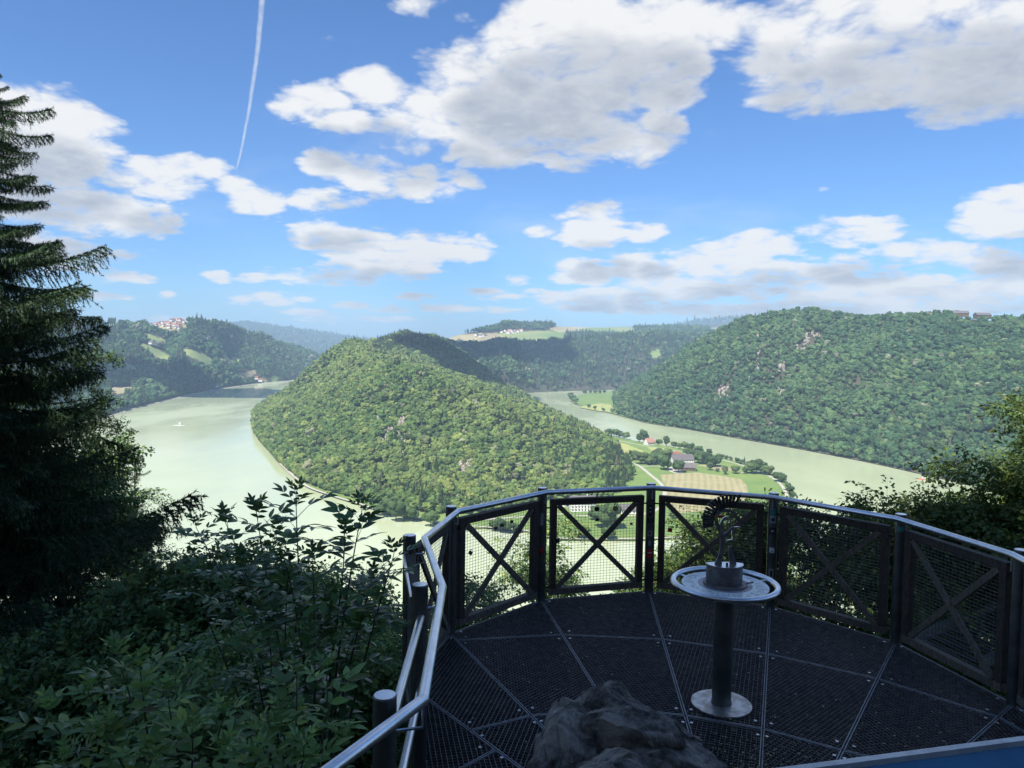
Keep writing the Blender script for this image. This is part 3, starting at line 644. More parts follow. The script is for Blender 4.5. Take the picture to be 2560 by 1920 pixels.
def forest(name,fn,box,step,c,conif,size=(4.6,7.4),seed=1,skip=None,margin=260,sparse=None,extra_edge=None):
    global NTREE
    rg=np.random.default_rng(seed);x0,x1,y0,y1=box
    X,Y=np.meshgrid(np.arange(x0,x1,step),np.arange(y0,y1,step*.9)); X=X+(rg.random(X.shape)-.5)*step*1.0; Y=Y+(rg.random(Y.shape)-.5)*step*1.0
    X=X.ravel();Y=Y.ravel();Z=fn(X,Y);k=Z>.8;X,Y,Z=X[k],Y[k],Z[k]
    px,py=proj(np.stack([X,Y,Z],1));k=(px>-margin)&(px<2560+margin);
    X,Y,Z,px,py=X[k],Y[k],Z[k],px[k],py[k]
    k=fbm(X/14+2,Y/14+8,2)>.20
    for kk,poly in MEADOWS.get(skip or name,[]):
        hpx=15.0*CF/np.maximum(Y,1)
        for u in (-.2,.5,1.0): k&=~inpoly(px,py-hpx*u,poly)
    for poly in (sparse or []):
        ins=inpoly(px,py,poly); k&=~(ins&(rg.random(len(X))<.78))
    X,Y,Z,px,py=X[k],Y[k],Z[k],px[k],py[k];n=len(X)
    cn=conif(X,Y,px,py)
    isc=rg.random(n)<cn
    pick=np.where(isc,5+rg.integers(0,2,n),rg.integers(0,5,n))
    s=size[0]+(size[1]-size[0])*rg.random(n)**1.3; s=s*step/8.0 if step>9 else s
    s=s*(.70+.72*fbm(X/45,Y/45,2)); s=np.where(rg.random(n)<.10,s*1.28,s)
    sz=np.where(isc,s*.98,s*(.85+.45*rg.random(n)))
    scl=np.stack([s,s*(.85+.3*rg.random(n)),sz],1)
    rot=np.stack([(rg.random(n)-.5)*.25,(rg.random(n)-.5)*.25,rg.random(n)*6.28],1)
    Z=Z+np.where(isc,1,0)*0-.2
    # crowns sit on trunks: lift them above the slope
    Z=Z+s*.35*(.6+.8*rg.random(n))
    NTREE+=n
    return scatter(name,np.stack([X,Y,Z],1),pick,rot,scl,c,kind='stuff',label=None)
def cf1(X,Y,px,py):
    a=np.where(fbm(X/70+5,Y/70+2,3)>.60,.30,.03)
    a=np.where((px>1300)&(py>1060),.28,a); a=np.where((px>1510)&(py>1130),.8,a)
    a=np.where((px>930)&(px<1130)&(py<885),.8,a); return a
rock1=[[(990,1060),(1015,1040),(1025,1070),(1012,1110),(1016,1145),(1003,1150),(998,1100)],[(960,1085),(985,1070),(975,1110),(958,1110)],[(1035,1075),(1070,1055),(1075,1070),(1040,1085)],[(1140,1190),(1180,1175),(1190,1190),(1150,1205)]]
rock3=[[(1885,855),(1902,840),(1906,872),(1902,905),(1890,930),(1884,925),(1894,890)],[(1975,885),(2020,840),(2050,832),(2056,845),(2030,868),(2000,885)],[(1930,930),(1960,915),(1970,945),(1945,955)],[(1790,975),(1820,960),(1830,1000),(1800,1000)],[(1940,990),(1960,975),(1950,1005),(1940,1010)]]
forest('peninsula_woods',H1,(-640,520,640,2900),5.9,C_warm,cf1,(2.9,5.4),1,'peninsula_hill',sparse=rock1)
forest('right_hill_woods',H3,(230,1700,480,2900),7.0,C_cool,lambda X,Y,px,py:np.where(fbm(X/110,Y/110,3)>.6,.25,.05),(3.5,6.2),2,'right_hill',sparse=rock3)
forest('left_hill_woods',H4,(-2700,-600,1100,5200),12,C_cool,lambda X,Y,px,py:np.where(fbm(X/260,Y/260,3)>.47,.65,.12),(4.2,6.4),3,'left_hill')
forest('bend_hill_woods',H2,(-600,2500,2450,4700),14,C_cool,lambda X,Y,px,py:np.where(fbm(X/300+3,Y/300,3)>.42,.75,.2),(4.0,5.8),4,'hill_beyond_the_bend')
forest('far_ridge_woods',H5,(-5200,-500,5400,9800),42,C_cool,lambda X,Y,px,py:.6+0*X,(3.2,4.2),5,None)
forest('far_plateau_woods',H6,(500,6000,6200,9600),46,C_cool,lambda X,Y,px,py:.7+0*X,(3.2,4.2),6,None)
def bank_row(name,px,c,inset,size,seed,step=5.0):
    rg=np.random.default_rng(seed); P=np.array([W(*q)[:2] for q in px]); L=np.r_[0,np.cumsum(np.linalg.norm(np.diff(P,axis=0),axis=1))]; n=int(L[-1]/step*2.2)
    t=rg.random(n)*L[-1]; X=np.interp(t,L,P[:,0]);Y=np.interp(t,L,P[:,1]); D=np.hypot(X,Y); off=inset*rg.random(n); X=X*(1+off/D);Y=Y*(1+off/D)
    s=size*(.6+.7*rg.random(n)); z=1+s*.1; return scatter(name,np.stack([X,Y,z],1),rg.integers(0,5,n),np.stack([0*s,0*s,rg.random(n)*6.28],1),np.stack([s,s,s*1.05],1),c,kind='stuff')
bank_row('right_bank_trees',[(1545,1036),(1580,1047),(1612,1057),(1710,1072),(1807,1089),(1989,1121),(2161,1154),(2315,1188),(2377,1202),(2480,1224),(2600,1252)],C_cool,22,4.6,31)
bank_row('left_bank_trees',[(-100,1105),(150,1065),(245,1046),(300,1029),(350,1016),(420,998),(480,984),(560,969),(640,958)],C_cool,50,6.5,32)
bank_row('hill_foot_trees',[(632,1057),(640,1089),(665,1120),(700,1158),(760,1209),(830,1235),(900,1254),(990,1274),(1062,1288),(1159,1290),(1235,1280),(1318,1267),(1380,1250),(1466,1246),(1530,1250)],C_warm,14,4.2,33)
bank_row('bend_bank_trees',[(1180,991),(1245,985),(1300,982),(1350,979),(1450,976),(1560,972)],C_cool,50,6.5,34,7)
print('forest instances',NTREE)

# ------------------------------------------------------------------ haze
b=MB(); b.box((0,4200,225),(17000,18000,480)); hz=b.build('haze','foam',kind='stuff')
hm=bpy.data.materials.new('haze_air'); hm.use_nodes=True; t=NT(hm.node_tree); t.n.remove(t.n['Principled BSDF'])
pv=t.new('ShaderNodeVolumePrincipled'); pv.inputs['Color'].default_value=(.55,.78,1.0,1); pv.inputs['Density'].default_value=HAZE; pv.inputs['Anisotropy'].default_value=0
t.l.new(pv.outputs[0],t.n['Material Output'].inputs['Volume']); hm.cycles.homogeneous_volume=True
hz.data.materials.clear(); hz.data.materials.append(hm)
hz.location=(0,0,0)

# drifting clouds high above the valley, out of the frame, whose shadows lie on the far slopes and the river
def cloud(ground,rx,ry,label,h=1500,seed=0):
    rg=np.random.default_rng(seed);t_=(h)/sd[2];c=np.array(ground,float)+sd*t_; parts=[]
    for i in range(16):
        a=rg.random()*6.28;q=math.sqrt(rg.random())*.8;parts.append(blob((q*math.cos(a)*rx,q*math.sin(a)*ry,rg.random()*90),(rx*(.2+.2*rg.random()),ry*(.2+.2*rg.random()),70+50*rg.random()),rg,ICO2,.12))
    parts.append(blob((0,0,0),(rx*.8,ry*.8,60),rg,ICO3,.12))
    v,f=merge(parts); o=add('cloud',npmesh('cloud',v,f,'cloud_body',None,True),None,tuple(c),label=label,cat='cloud',kind='stuff'); return o
cloud((-70,2950,120),400,360,'broad grey cloud above the bend of the river',seed=1)
cloud((-120,1960,120),150,300,'small cloud above the neck of the peninsula',seed=6)
cloud((-900,2250,30),330,230,'grey cloud above the left arm of the river',seed=2)
cloud((-1180,2050,60),150,120,'long cloud above the left hill',seed=3)
cloud((1500,3300,250),500,300,'cloud above the far right plateau',seed=5)
#@@DETAIL
ORD=['first','second','third','fourth','fifth','sixth','seventh','eighth','ninth','tenth','eleventh','twelfth']
# ================================================================== houses, boats and trees in the valley
def house(px,py,w_,d_,h,rh,rz,roof='roof_dark',wall='wall_white',name='house',label=None,cat='house',group=None,windows=0,floors=1,zoff=0,pos=None,chim=False,over=.8,parts=True):
    P=pos if pos is not None else hit(px,py)
    if P is None: return None
    b=MB(); b.box((0,0,h/2-1),(w_,d_,h+2))
    # gable walls
    b.poly([(-w_/2,-d_/2,h),(-w_/2,d_/2,h),(-w_/2,0,h+rh)],[(0,1,2)]); b.poly([(w_/2,-d_/2,h),(w_/2,d_/2,h),(w_/2,0,h+rh)],[(0,2,1)])
    r=MB(); W2=w_/2+over; D2=d_/2+over; e=rh*over/(d_/2)
    for s in(-1,1):
        r.poly([(-W2,s*D2,h-e+.1),(W2,s*D2,h-e+.1),(W2,0,h+rh+.1),(-W2,0,h+rh+.1),(-W2,s*D2,h-e+.4),(W2,s*D2,h-e+.4),(W2,0,h+rh+.45),(-W2,0,h+rh+.45)],[(0,1,2,3),(4,5,6,7),(0,1,5,4),(0,3,7,4),(1,2,6,5)])
    P=(P[0],P[1],P[2]+zoff)
    if not parts:
        n=len(b.v); b.v+=r.v; b.f+=[tuple(i+n for i in f) for f in r.f]; b.m+=[1]*len(r.f)
        o=b.build(name,[wall,roof]); o.location=P; o.rotation_euler=(0,0,rz); tag(o,label,cat,group); return o
    E=empty(name,P,rz,label=label,cat=cat,group=group)
    b.build('wall',wall,E); ro=r.build('roof',roof,E)
    if chim: c=MB(); c.box((w_*.2,d_*.12,h+rh+.3),(1,1,2.2)); c.build('chimney',wall,ro)
    if windows:
        wm=MB(); wm.box((0,0,0),(1.15,.12,1.4)); wm=wm.mesh('window','window_glass'); wm2=MB(); wm2.box((0,0,0),(.12,1.15,1.4)); wm2=wm2.mesh('window','window_glass')
        for fl in range(floors):
            z=1.7+fl*2.9
            for i in range(windows):
                x=-w_/2+(i+.5)*w_/windows
                for s in(-1,): add('window',wm,E,(x,s*(d_/2+.02),z))
            for j in(-1,1):
                for s in(-1,1): add('window',wm2,E,(s*(w_/2+.02),j*d_*.25,z))
    return E
house(1703,1160,30,15,6.5,6,.25,'roof_dark','wall_white','farmhouse','long farmhouse with dark roof among trees beside the mown field','farmhouse',None,8,2,chim=True)
house(1720,1177,19,13,4.5,5,-.25,'roof_dark','wall_wood','barn','dark roofed barn at the front of the farmyard facing the mown field','barn',None,4,1)
house(1680,1152,17,10,4.5,4.5,.9,'roof_dark','wall_wood','barn','wooden barn behind the farmhouse, half hidden by trees','barn',None,3,1)
house(1688,1142,12,7,3.5,3,.2,'roof_red','wall_wood','shed','small shed with reddish roof behind the farm','shed',None,2,1)
house(1623,1112,14,11,4.5,6,.5,'roof_pink','wall_white','house','white house with steep pink roof on the river bank','house',None,4,2,chim=True)
house(1456,1276,24,13,8.5,5.5,.12,'roof_dark','wall_white','guesthouse','large white guesthouse with rows of windows seen through the railing mesh','guesthouse',None,8,3,chim=True)
house(1560,1281,30,11,3.6,4,-.08,'roof_dark','wall_white','stable','long low white stable with grey roof seen through the railing mesh','stable',None,8,1)
house(1420,1268,12,10,4,4,.5,'roof_dark','wall_white','outbuilding','small white outbuilding left of the large guesthouse','outbuilding',None,3,1)
rg=np.random.default_rng(77)
vp=[(368,806),(400,799),(440,799),(470,803),(466,817),(446,826),(420,822),(395,816),(375,812)]
k=0
while k<52:
    x=368+102*rg.random();y=799+27*rg.random()
    if not inpoly(np.array([x]),np.array([y]),vp)[0]: continue
    s=.55+.42*rg.random()
    o=house(x,y,14*s,10*s,5.5*s,4.5*s,rg.random()*3.1,['roof_red','roof_red','roof_dark','roof_pink'][rg.integers(4)],'wall_white','house','tiny gabled house in the hilltop village on the left hill','house','houses of the hilltop village',zoff=2,parts=False); k+=1
for i_,(x,y) in enumerate([(313,820),(321,822),(331,821),(338,818)]): house(x,y,15,11,5,5,rg.random()*3,'roof_dark','wall_white','house',ORD[i_]+' from the left of four farm buildings below the poplars','house','farm buildings on the left skyline',zoff=2,parts=False)
for i_,(x,y) in enumerate([(378,866),(387,868),(475,851),(505,852),(515,857),(521,853)]): house(x,y,14,10,5,5,rg.random()*3,'roof_dark','wall_white','house',ORD[i_]+' from the left of six houses scattered over the left slope','house','houses scattered on the left slope',zoff=8,parts=False)
for i_,(x,y) in enumerate([(208,1003),(216,1008),(228,1012),(541,972),(573,949),(581,953),(630,948),(640,954),(651,957)]): house(x,y,15,11,6,5,rg.random()*3,['roof_red','roof_dark'][rg.integers(2)],'wall_white','house',ORD[i_]+' from the left of nine houses along the left river bank','house','houses on the left river bank',zoff=6,parts=False)
for i_,(x,y) in enumerate([(1255,833),(1262,830),(1268,832),(1272,834),(1275,829),(1282,832),(1286,834),(1289,830),(1296,831),(1303,829)]): house(x,y,20,13,6,5,rg.random()*3,['roof_red','roof_dark','roof_pink'][rg.integers(3)],'wall_white','house',ORD[i_]+' from the left of ten houses on the far plateau','house','houses of the far plateau hamlet',zoff=1,parts=False)
for i_,(x,y) in enumerate([(1192,840),(1203,842),(1212,842)]): house(x,y,22,14,6,5,rg.random()*3,'roof_dark','wall_white','house',ORD[i_]+' from the left of three farm buildings at the plateau edge','house','farm buildings at the plateau edge',zoff=1,parts=False)
house(2400,791,26,11,5,4,-.2,'roof_dark','wall_wood','barn','low brown barn on the crest of the right hill','barn',None,3,1,zoff=5)
house(2455,793,28,11,5,4,.1,'roof_dark','wall_wood','barn','dark roofed barn beside the bright field on the right crest','barn',None,4,1,zoff=5)

# boats
def boat(px,py,L,mat_h,label,rz):
    P=W(px,py); E=empty('boat',(P[0],P[1],0),rz,label=label,cat='boat')
    b=MB(); sec=[(-.5,.34,.9),(-.2,.38,.9),(.2,.34,1.0),(.42,.15,1.2),(.5,.01,1.35)]
    vs=[];n=len(sec)
    for x,wd,h in sec:
        q=L*.42*wd; vs+=[(x*L,-q,h),(x*L,-q*.6,-.3),(x*L,q*.6,-.3),(x*L,q,h)]
    fs=[(0,1,2,3)]+[(4*i+j,4*i+j+1,4*i+j+5,4*i+j+4) for i in range(n-1) for j in range(3)]+[(4*i,4*i+4,4*i+7,4*i+3) for i in range(n-1)]
    b.poly(vs,fs); b.build('hull',mat_h,E)
    c=MB(); c.box((-.05*L,0,1.7),(L*.34,L*.24,1.5)); cb=c.build('cabin','white_paint',E)
    g=MB(); g.box((-.05*L,0,1.95),(L*.345,L*.245,.55)); g.build('window','window_glass',cb)
    g=MB(); g.box((-.05*L,0,2.5),(L*.40,L*.27,.12)); g.build('cabin_roof','white_paint',E)
    return E
boat(450,1060,15,'white_paint','white motor boat heading down the left arm of the river',R_(-65))
boat(2307,1199,11,'orange_paint','orange boat close to the far bank on the right',R_(175))
b=MB(); q=W(450,1063); b.poly([(q[0]-14,q[1]-3,.06),(q[0],q[1]+1,.06),(q[0]+14,q[1]-4,.06),(q[0]+5,q[1]-9,.06),(q[0]-5,q[1]-9,.06)],[(0,1,2,3,4)]); tag(b.build('wake','foam'),kind='stuff')

def row(qs,group,what,where,name='tree'):
    qs=sorted(qs,key=lambda q:q[0])
    for i,q in enumerate(qs): field_tree(*q,group=group,label='%s from the left of the %d %s %s'%(ORD[i],len(qs),what,where),name=name)
# single trees in the meadows
FT=[npmesh('tree_crown',*crown_leaf(60+i),'crown_field') for i in range(4)]+[npmesh('tree_crown',*crown_cone(70),'crown_needle')]
tb=MB(); tb.tube([(0,0,-.2),(.02,.01,.35),(0,0,.9)],[.07,.05,.03],6); TRUNK=tb.mesh('tree_trunk','bark_grey')
def field_tree(px,py,hp,kind=None,group=None,label=None,slim=1.0,z=1.6,name='tree'):
    P=W(px,py,z); D_=P[1]; H=hp*D_/CF
    k=kind if kind is not None else rg.integers(0,4)
    E=empty(name,P,rg.random()*6.28,label=label,cat='tree',group=group)
    s=H/(1.62 if k<4 else 2.75); 
    c=add('crown',FT[k],E,(0,0,s*.12)); c.scale=(s*slim*(.9+.25*rg.random()),s*slim*(.9+.25*rg.random()),s)
    tr=add('trunk',TRUNK,E); tr.scale=(s,s,s); return E
row([(1519,1087,13),(1525,1088,15),(1536,1090,18),(1542,1091,13),(1549,1093,15),(1556,1094,12),(1566,1097,15)],'trees in the upstream bank row','trees','left of the pink roofed house')
field_tree(1598,1105,20,group=None,label='slender dark tree just left of the pink roofed house',slim=.7); field_tree(1610,1107,30,None,None,'tall dark tree directly behind the pink roofed house',.7)
field_tree(1647,1113,15,label='small pale tree right of the pink roofed house'); field_tree(1666,1116,24,label='tall upright tree between pink roofed house and bank row',slim=.62)
row([(1684,1119,14),(1699,1122,15),(1713,1124,18),(1727,1127,18),(1740,1129,13),(1750,1131,15),(1773,1136,13)],'trees in the bank row behind the farm','trees','in the row behind the farm')
row([(1795,1143,9),(1805,1146,10),(1816,1148,9),(1827,1151,9),(1843,1157,12),(1853,1160,11),(1870,1166,12)],'bushes on the river bank','bushes','on the bank beyond the orchard',name='bush')
field_tree(1861,1162,22,4,None,'pointed tree on the bank between low bushes',.9)
row([(1878,1184,26),(1890,1184,32),(1902,1184,28),(1913,1186,24),(1922,1188,22)],'grove at the bend of the track','trees','in the bend of the track')
field_tree(1838,1184,20,label='round tree standing alone in the grass left of the grove'); field_tree(1864,1184,15,label='smaller round tree between lone tree and grove')
row([(1946,1204,24),(1956,1206,20),(1936,1194,11),(1970,1222,14),(1976,1234,17),(1981,1246,16),(1977,1260,18),(1964,1282,16)],'trees outside the track loop','trees','outside the track loop')
row([(1580,1142,15),(1592,1148,20),(1603,1160,28),(1614,1160,22),(1626,1162,24),(1637,1161,28),(1650,1158,32),(1662,1158,34),(1585,1150,16),(1644,1150,24)],'orchard trees left of the farmhouse','trees','left of the farmhouse')
field_tree(1660,1175,34,label='big round tree in front of the clump by the farm track'); field_tree(1697,1181,28,label='dense dark tree in the farmyard left of the front barn')
row([(1722,1142,20),(1735,1147,20),(1745,1158,28),(1757,1160,26),(1770,1162,28),(1780,1167,28),(1789,1166,24),(1762,1150,20),(1715,1137,15)],'orchard trees right of the farmhouse','trees','right of the farmhouse')
field_tree(1775,1176,20,label='slim tree at the front edge of the right orchard',slim=.7); field_tree(1812,1186,20,label='thin tree between right orchard and lone round tree',slim=.6); field_tree(1794,1180,9,label='very small tree at the edge of the mown field')
field_tree(1517,1322,62,label='broad tree in the meadow in front of the long stable'); field_tree(1522,1347,32,label='shrubby tree on the near bank below the broad tree'); field_tree(1455,1346,30,label='shrubby tree on the near bank left of the broad tree')
field_tree(1490,1300,34,label='bushy tree just right of the large guesthouse'); field_tree(1684,1296,18,label='small tree beside the track seen through the railing')
row([(968,1288,40),(990,1300,44),(1010,1296,38),(1030,1300,30)],'big bank trees at the foot of the hill','big trees','under the near hill')
field_tree(1077,1312,34,label='lone round tree on the bank just above the railing',slim=1.1); field_tree(944,1284,22,label='small tree on the grass strip by the water',slim=1); 
row([(1236,1324,24),(1254,1328,30),(1272,1329,24),(1290,1328,20),(1160,1322,20)],'bank trees seen through the left panels','bank trees','seen through the left mesh')
row([(1426,996,14),(1431,1003,16),(1438,1009,15),(1429,1000,12)],'trees on the point of the far meadow','trees','on the point of the far meadow')
row([(1462,985,10),(1476,984,8),(1488,984,9),(1499,984,8),(1511,983,8)],'trees on the far edge of the far meadow','trees','behind the far meadow')
row([(1472,1020,9),(1487,1024,9),(1508,1028,8),(1531,1032,11),(1545,1036,10)],'bushes on the near edge of the far meadow','bushes','before the far meadow',name='bush')
for i_,x in enumerate((272,277,282,287)):
    P=hit(x,811); 
    E=empty('tree',P,0,label='%s from the left of four narrow poplars on the left skyline'%ORD[i_],cat='tree',group='four poplars on the left skyline'); c=add('crown',FT[0],E,(0,0,2)); c.scale=(4,4,17)

# bare rock faces in the woods
def outcrop(px,py,w_,h_,label,seed,lean=0.0):
    P=hit(px,py)
    if P is None: return
    rg_=np.random.default_rng(seed);s=P[1]/CF; parts=[]; n=int(10+w_*h_/90)
    for i in range(n):
        u=rg_.random()-.5;v_=rg_.random()-.5; qx=px+(u*w_*(1-.5*abs(v_))-lean*v_*h_); Q=hit(qx,py+v_*h_)
        if Q is None or abs(Q[1]-P[1])>160: continue
        k=.5+.9*rg_.random(); parts.append(blob((Q[0],Q[1]+.8,Q[2]+3.2),(2.6*k,2.6,4.4*k*(.6+.7*rg_.random())),rg_,ICO2,.38))
    if not parts: return
    v,f=merge(parts); add('rock_face',npmesh('rock_face',v,f,'rock'),label=label,cat='rock')
outcrop(1008,1095,26,100,'pale bare rock rib in the middle of the near hill',1,.05)
outcrop(972,1090,18,30,'small rock patch left of the rock rib on the near hill',2)
outcrop(1160,1183,26,20,'rocky patch low on the near hill above the railing',3)
outcrop(1896,885,12,90,'narrow pale rock gully high on the right hill',4,-.06)
outcrop(2020,862,42,62,'grey slanting cliff high on the right hill',5,.8)
outcrop(1958,925,28,26,'broken rock patch in the middle of the right hill',6)
outcrop(1812,985,34,34,'rocky clearing low on the right hill',7)
outcrop(1952,990,16,30,'small pale rock patch low on the right hill',8)

# ================================================================== viewing platform
def N(x,y,z): return np.array([x,y,EYE+z])
DZ=-2.48; HP=1.10
POST=[(-.48,2.88),(-.51,4.24),(-.72,5.34),(-.50,6.32),(.31,7.21),(1.42,7.53),(2.52,7.13),(3.30,6.28),(3.58,5.19),(3.47,4.05),(3.05,3.0)]
CEN=np.array([1.04,3.04])
def toc(p,d):
    p=np.array(p[:2],float);v=np.array([1.4,4.6])-p;return p+v/np.linalg.norm(v)*d
# --- deck
def clip(poly,p,n):  # keep side where (x-p).n>=0
    out=[]
    for i in range(len(poly)):
        a=poly[i];b_=poly[(i+1)%len(poly)];da=(a-p)@n;db=(b_-p)@n
        if da>=0: out.append(a)
        if da*db<0: out.append(a+(b_-a)*da/(da-db))
    return out
def line_in(poly,p,d):
    n=np.array([-d[1],d[0]]);ts=[]
    for i in range(len(poly)):
        a=poly[i];b_=poly[(i+1)%len(poly)];da=(a-p)@n;db=(b_-p)@n
        if (da<0)!=(db<0): q=a+(b_-a)*da/(da-db);ts.append((q-p)@d)
    return (min(ts),max(ts)) if len(ts)>=2 else None
deck=empty('viewing_platform',(1.4,4.6,EYE+DZ),label='dark steel grating platform with fan shaped panels around the table',cat='platform')
deckinv=Matrix.Translation((-1.4,-4.6,-(EYE+DZ)))
def dk(x,y,z=0): return (x-1.4,y-4.6,z)
PITCH=.031
def grating(poly,d):
    poly=[np.array(p,float) for p in poly]; n=np.array([-d[1],d[0]]); c=sum(poly)/len(poly)
    # 6 mm gap to the neighbours
    q=poly; b=MB()
    for i in range(len(poly)):
        a=poly[i];e=poly[(i+1)%len(poly)];t=(e-a)/np.linalg.norm(e-a);m=np.array([-t[1],t[0]]);
        if (c-a)@m<0: m=-m
        q=clip(q,a+m*.008,m)
    if len(q)<3: return
    for dirv,nn,h,top,wd in((d,n,.028,0,.0034),(n,d,.022,-.003,.0028)):
        lo=min((p-c)@nn for p in q);hi=max((p-c)@nn for p in q);k=math.ceil(lo/PITCH)
        while k*PITCH<hi:
            r=line_in(q,c+nn*k*PITCH,dirv)
            if r and r[1]-r[0]>.01:
                a=c+nn*k*PITCH+dirv*r[0];e=c+nn*k*PITCH+dirv*r[1]
                b.bar(dk(*a,top-h/2),dk(*e,top-h/2),wd,h)
            k+=1
    for i in range(len(q)):
        a=q[i];e=q[(i+1)%len(q)]
        if np.linalg.norm(e-a)>.02: b.bar(dk(*a,-.014),dk(*e,-.014),.005,.034,1)
    b.build('grating_panel',['steel_galv','steel_seam'],deck)
    # fixing discs near the corners
    for i in range(len(q)):
        v=(c-q[i]);v=v/np.linalg.norm(v);p=q[i]+v*.09
        if np.linalg.norm(e-a)>.02: add('fixing_disc',DISC,deck,dk(*p,.001))
_b=MB(); _b.cyl((0,0,0),.011,.004,10); DISC=_b.mesh('fixing_disc','cap_disc')
def seampt(k,rad=None,px=None):
    if px is not None: return W2(px)
    p=np.array(toc(POST[k],.02)); return p
def W2(q): 
    d=ray(*q); t=DZ/d[2]; return np.array([d[0]*t,d[1]*t])
O=[np.array(toc(POST[k],.0)) for k in range(11)]
INN=[CEN+(O[k]-CEN)/np.linalg.norm(O[k]-CEN)*.55 for k in range(11)]
def onseam(k,px):
    p=W2(px);d=(O[k]-CEN)/np.linalg.norm(O[k]-CEN);return CEN+d*((p-CEN)@d)
CROSS={0:[((1000,1990),(1130,2010))],1:[((1137,1925),(1257,1867))],2:[((1188,1822),(1340,1786))],
 3:[((1155,1598),(1401,1587)),((1340,1786),(1478,1779))],4:[((1401,1587),(1653,1598)),((1500,1768),(1709,1789))],5:[((1653,1598),(1912,1633)),((1709,1789),(1907,1822))],
 6:[((1912,1633),(2195,1697)),((1907,1822),(2106,1876))],7:[((2195,1697),(2485,1789)),((2106,1876),(2330,1930))],8:[((2485,1789),(2620,1880))],9:[]}
for k in range(10):
    A=[O[k]];B=[O[k+1]]
    for a,e in CROSS[k]: A.append(onseam(k,a));B.append(onseam(k+1,e))
    A.append(INN[k]);B.append(INN[k+1]); ch=(O[k+1]-O[k])/np.linalg.norm(O[k+1]-O[k])
    for i in range(len(A)-1): grating([A[i],B[i],B[i+1],A[i+1]],ch)
# deck towards the rock and the stairs
grating([INN[0],INN[1],INN[2],INN[3],INN[4],INN[5],INN[6],INN[7],INN[8],INN[9],INN[10]],np.array([1.,0]))
grating([(-.48,2.86),(CEN[0]-.5,2.80),(CEN[0]-.5,1.7),(-.9,1.7)],np.array([1.,0]))
# supporting beams under the seams
bm_=MB()
for k in range(11): 
    bm_=MB(); bm_.bar(dk(*O[k],-.10),dk(*INN[k],-.10),.06,.12); bm_.build('support_beam','steel_dark',deck)
for k in range(10): bm_=MB(); bm_.bar(dk(*O[k],-.10),dk(*O[k+1],-.10),.05,.12); bm_.build('edge_beam','steel_dark',deck)
b=MB(); b.tube([dk(1.4,6.0,-.16),dk(1.2,4.2,-6)],.09,12); b.tube([dk(2.7,5.2,-.16),dk(2.3,4.0,-5)],.09,12); b.tube([dk(.2,5.2,-.16),dk(.4,4.0,-5)],.09,12); b.build('support_leg','steel_dark',deck,smooth=True)
# --- railing
rail=empty('railing',(1.4,4.6,EYE+DZ),label='curved railing of steel posts and wooden X framed mesh panels round the platform',cat='railing')
def rl(x,y,z): return (x-1.4,y-4.6,z)
b=MB(); b.cyl((0,0,-.22),.047,.22+HP-.004,24); b.cyl((0,0,HP-.004),.0455,.004,24,0,.043); PM=b.mesh('post','steel_post',True,50)
b=MB(); b.cyl((0,0,HP),.0425,.0015,24); PCAP=b.mesh('post_cap','steel_brushed')
posts=[]
for k,p in enumerate(POST):
    o=add('post',PM,rail,rl(*p,0)); posts.append(o); add('post_cap',PCAP,o)
J=[None]*11
J[0]=(-.335,2.92);J[1]=(-.385,4.30);J[2]=(-.615,5.36)
for k in range(3,11): J[k]=tuple(toc(POST[k],.085))
RZ=[1.06,1.065,1.07]+[1.07]*8
pts=[rl(-1.6,.9,1.04),rl(-.66,2.3,1.05)]+[rl(*J[k],RZ[k]) for k in range(11)]+[rl(2.6,2.2,1.07)]
b=MB(); b.tube(pts,.0245,16); b.build('handrail','steel_brushed',rail,smooth=True,auto=60)
for k in range(11):
    p,j=POST[k],J[k]; b=MB(); b.tube([rl(p[0],p[1],RZ[k]-.11),rl(j[0],j[1],RZ[k]-.11),rl(j[0],j[1],RZ[k]-.02)],.006,6)
    b.build('bracket','steel_brushed',rail,smooth=True)
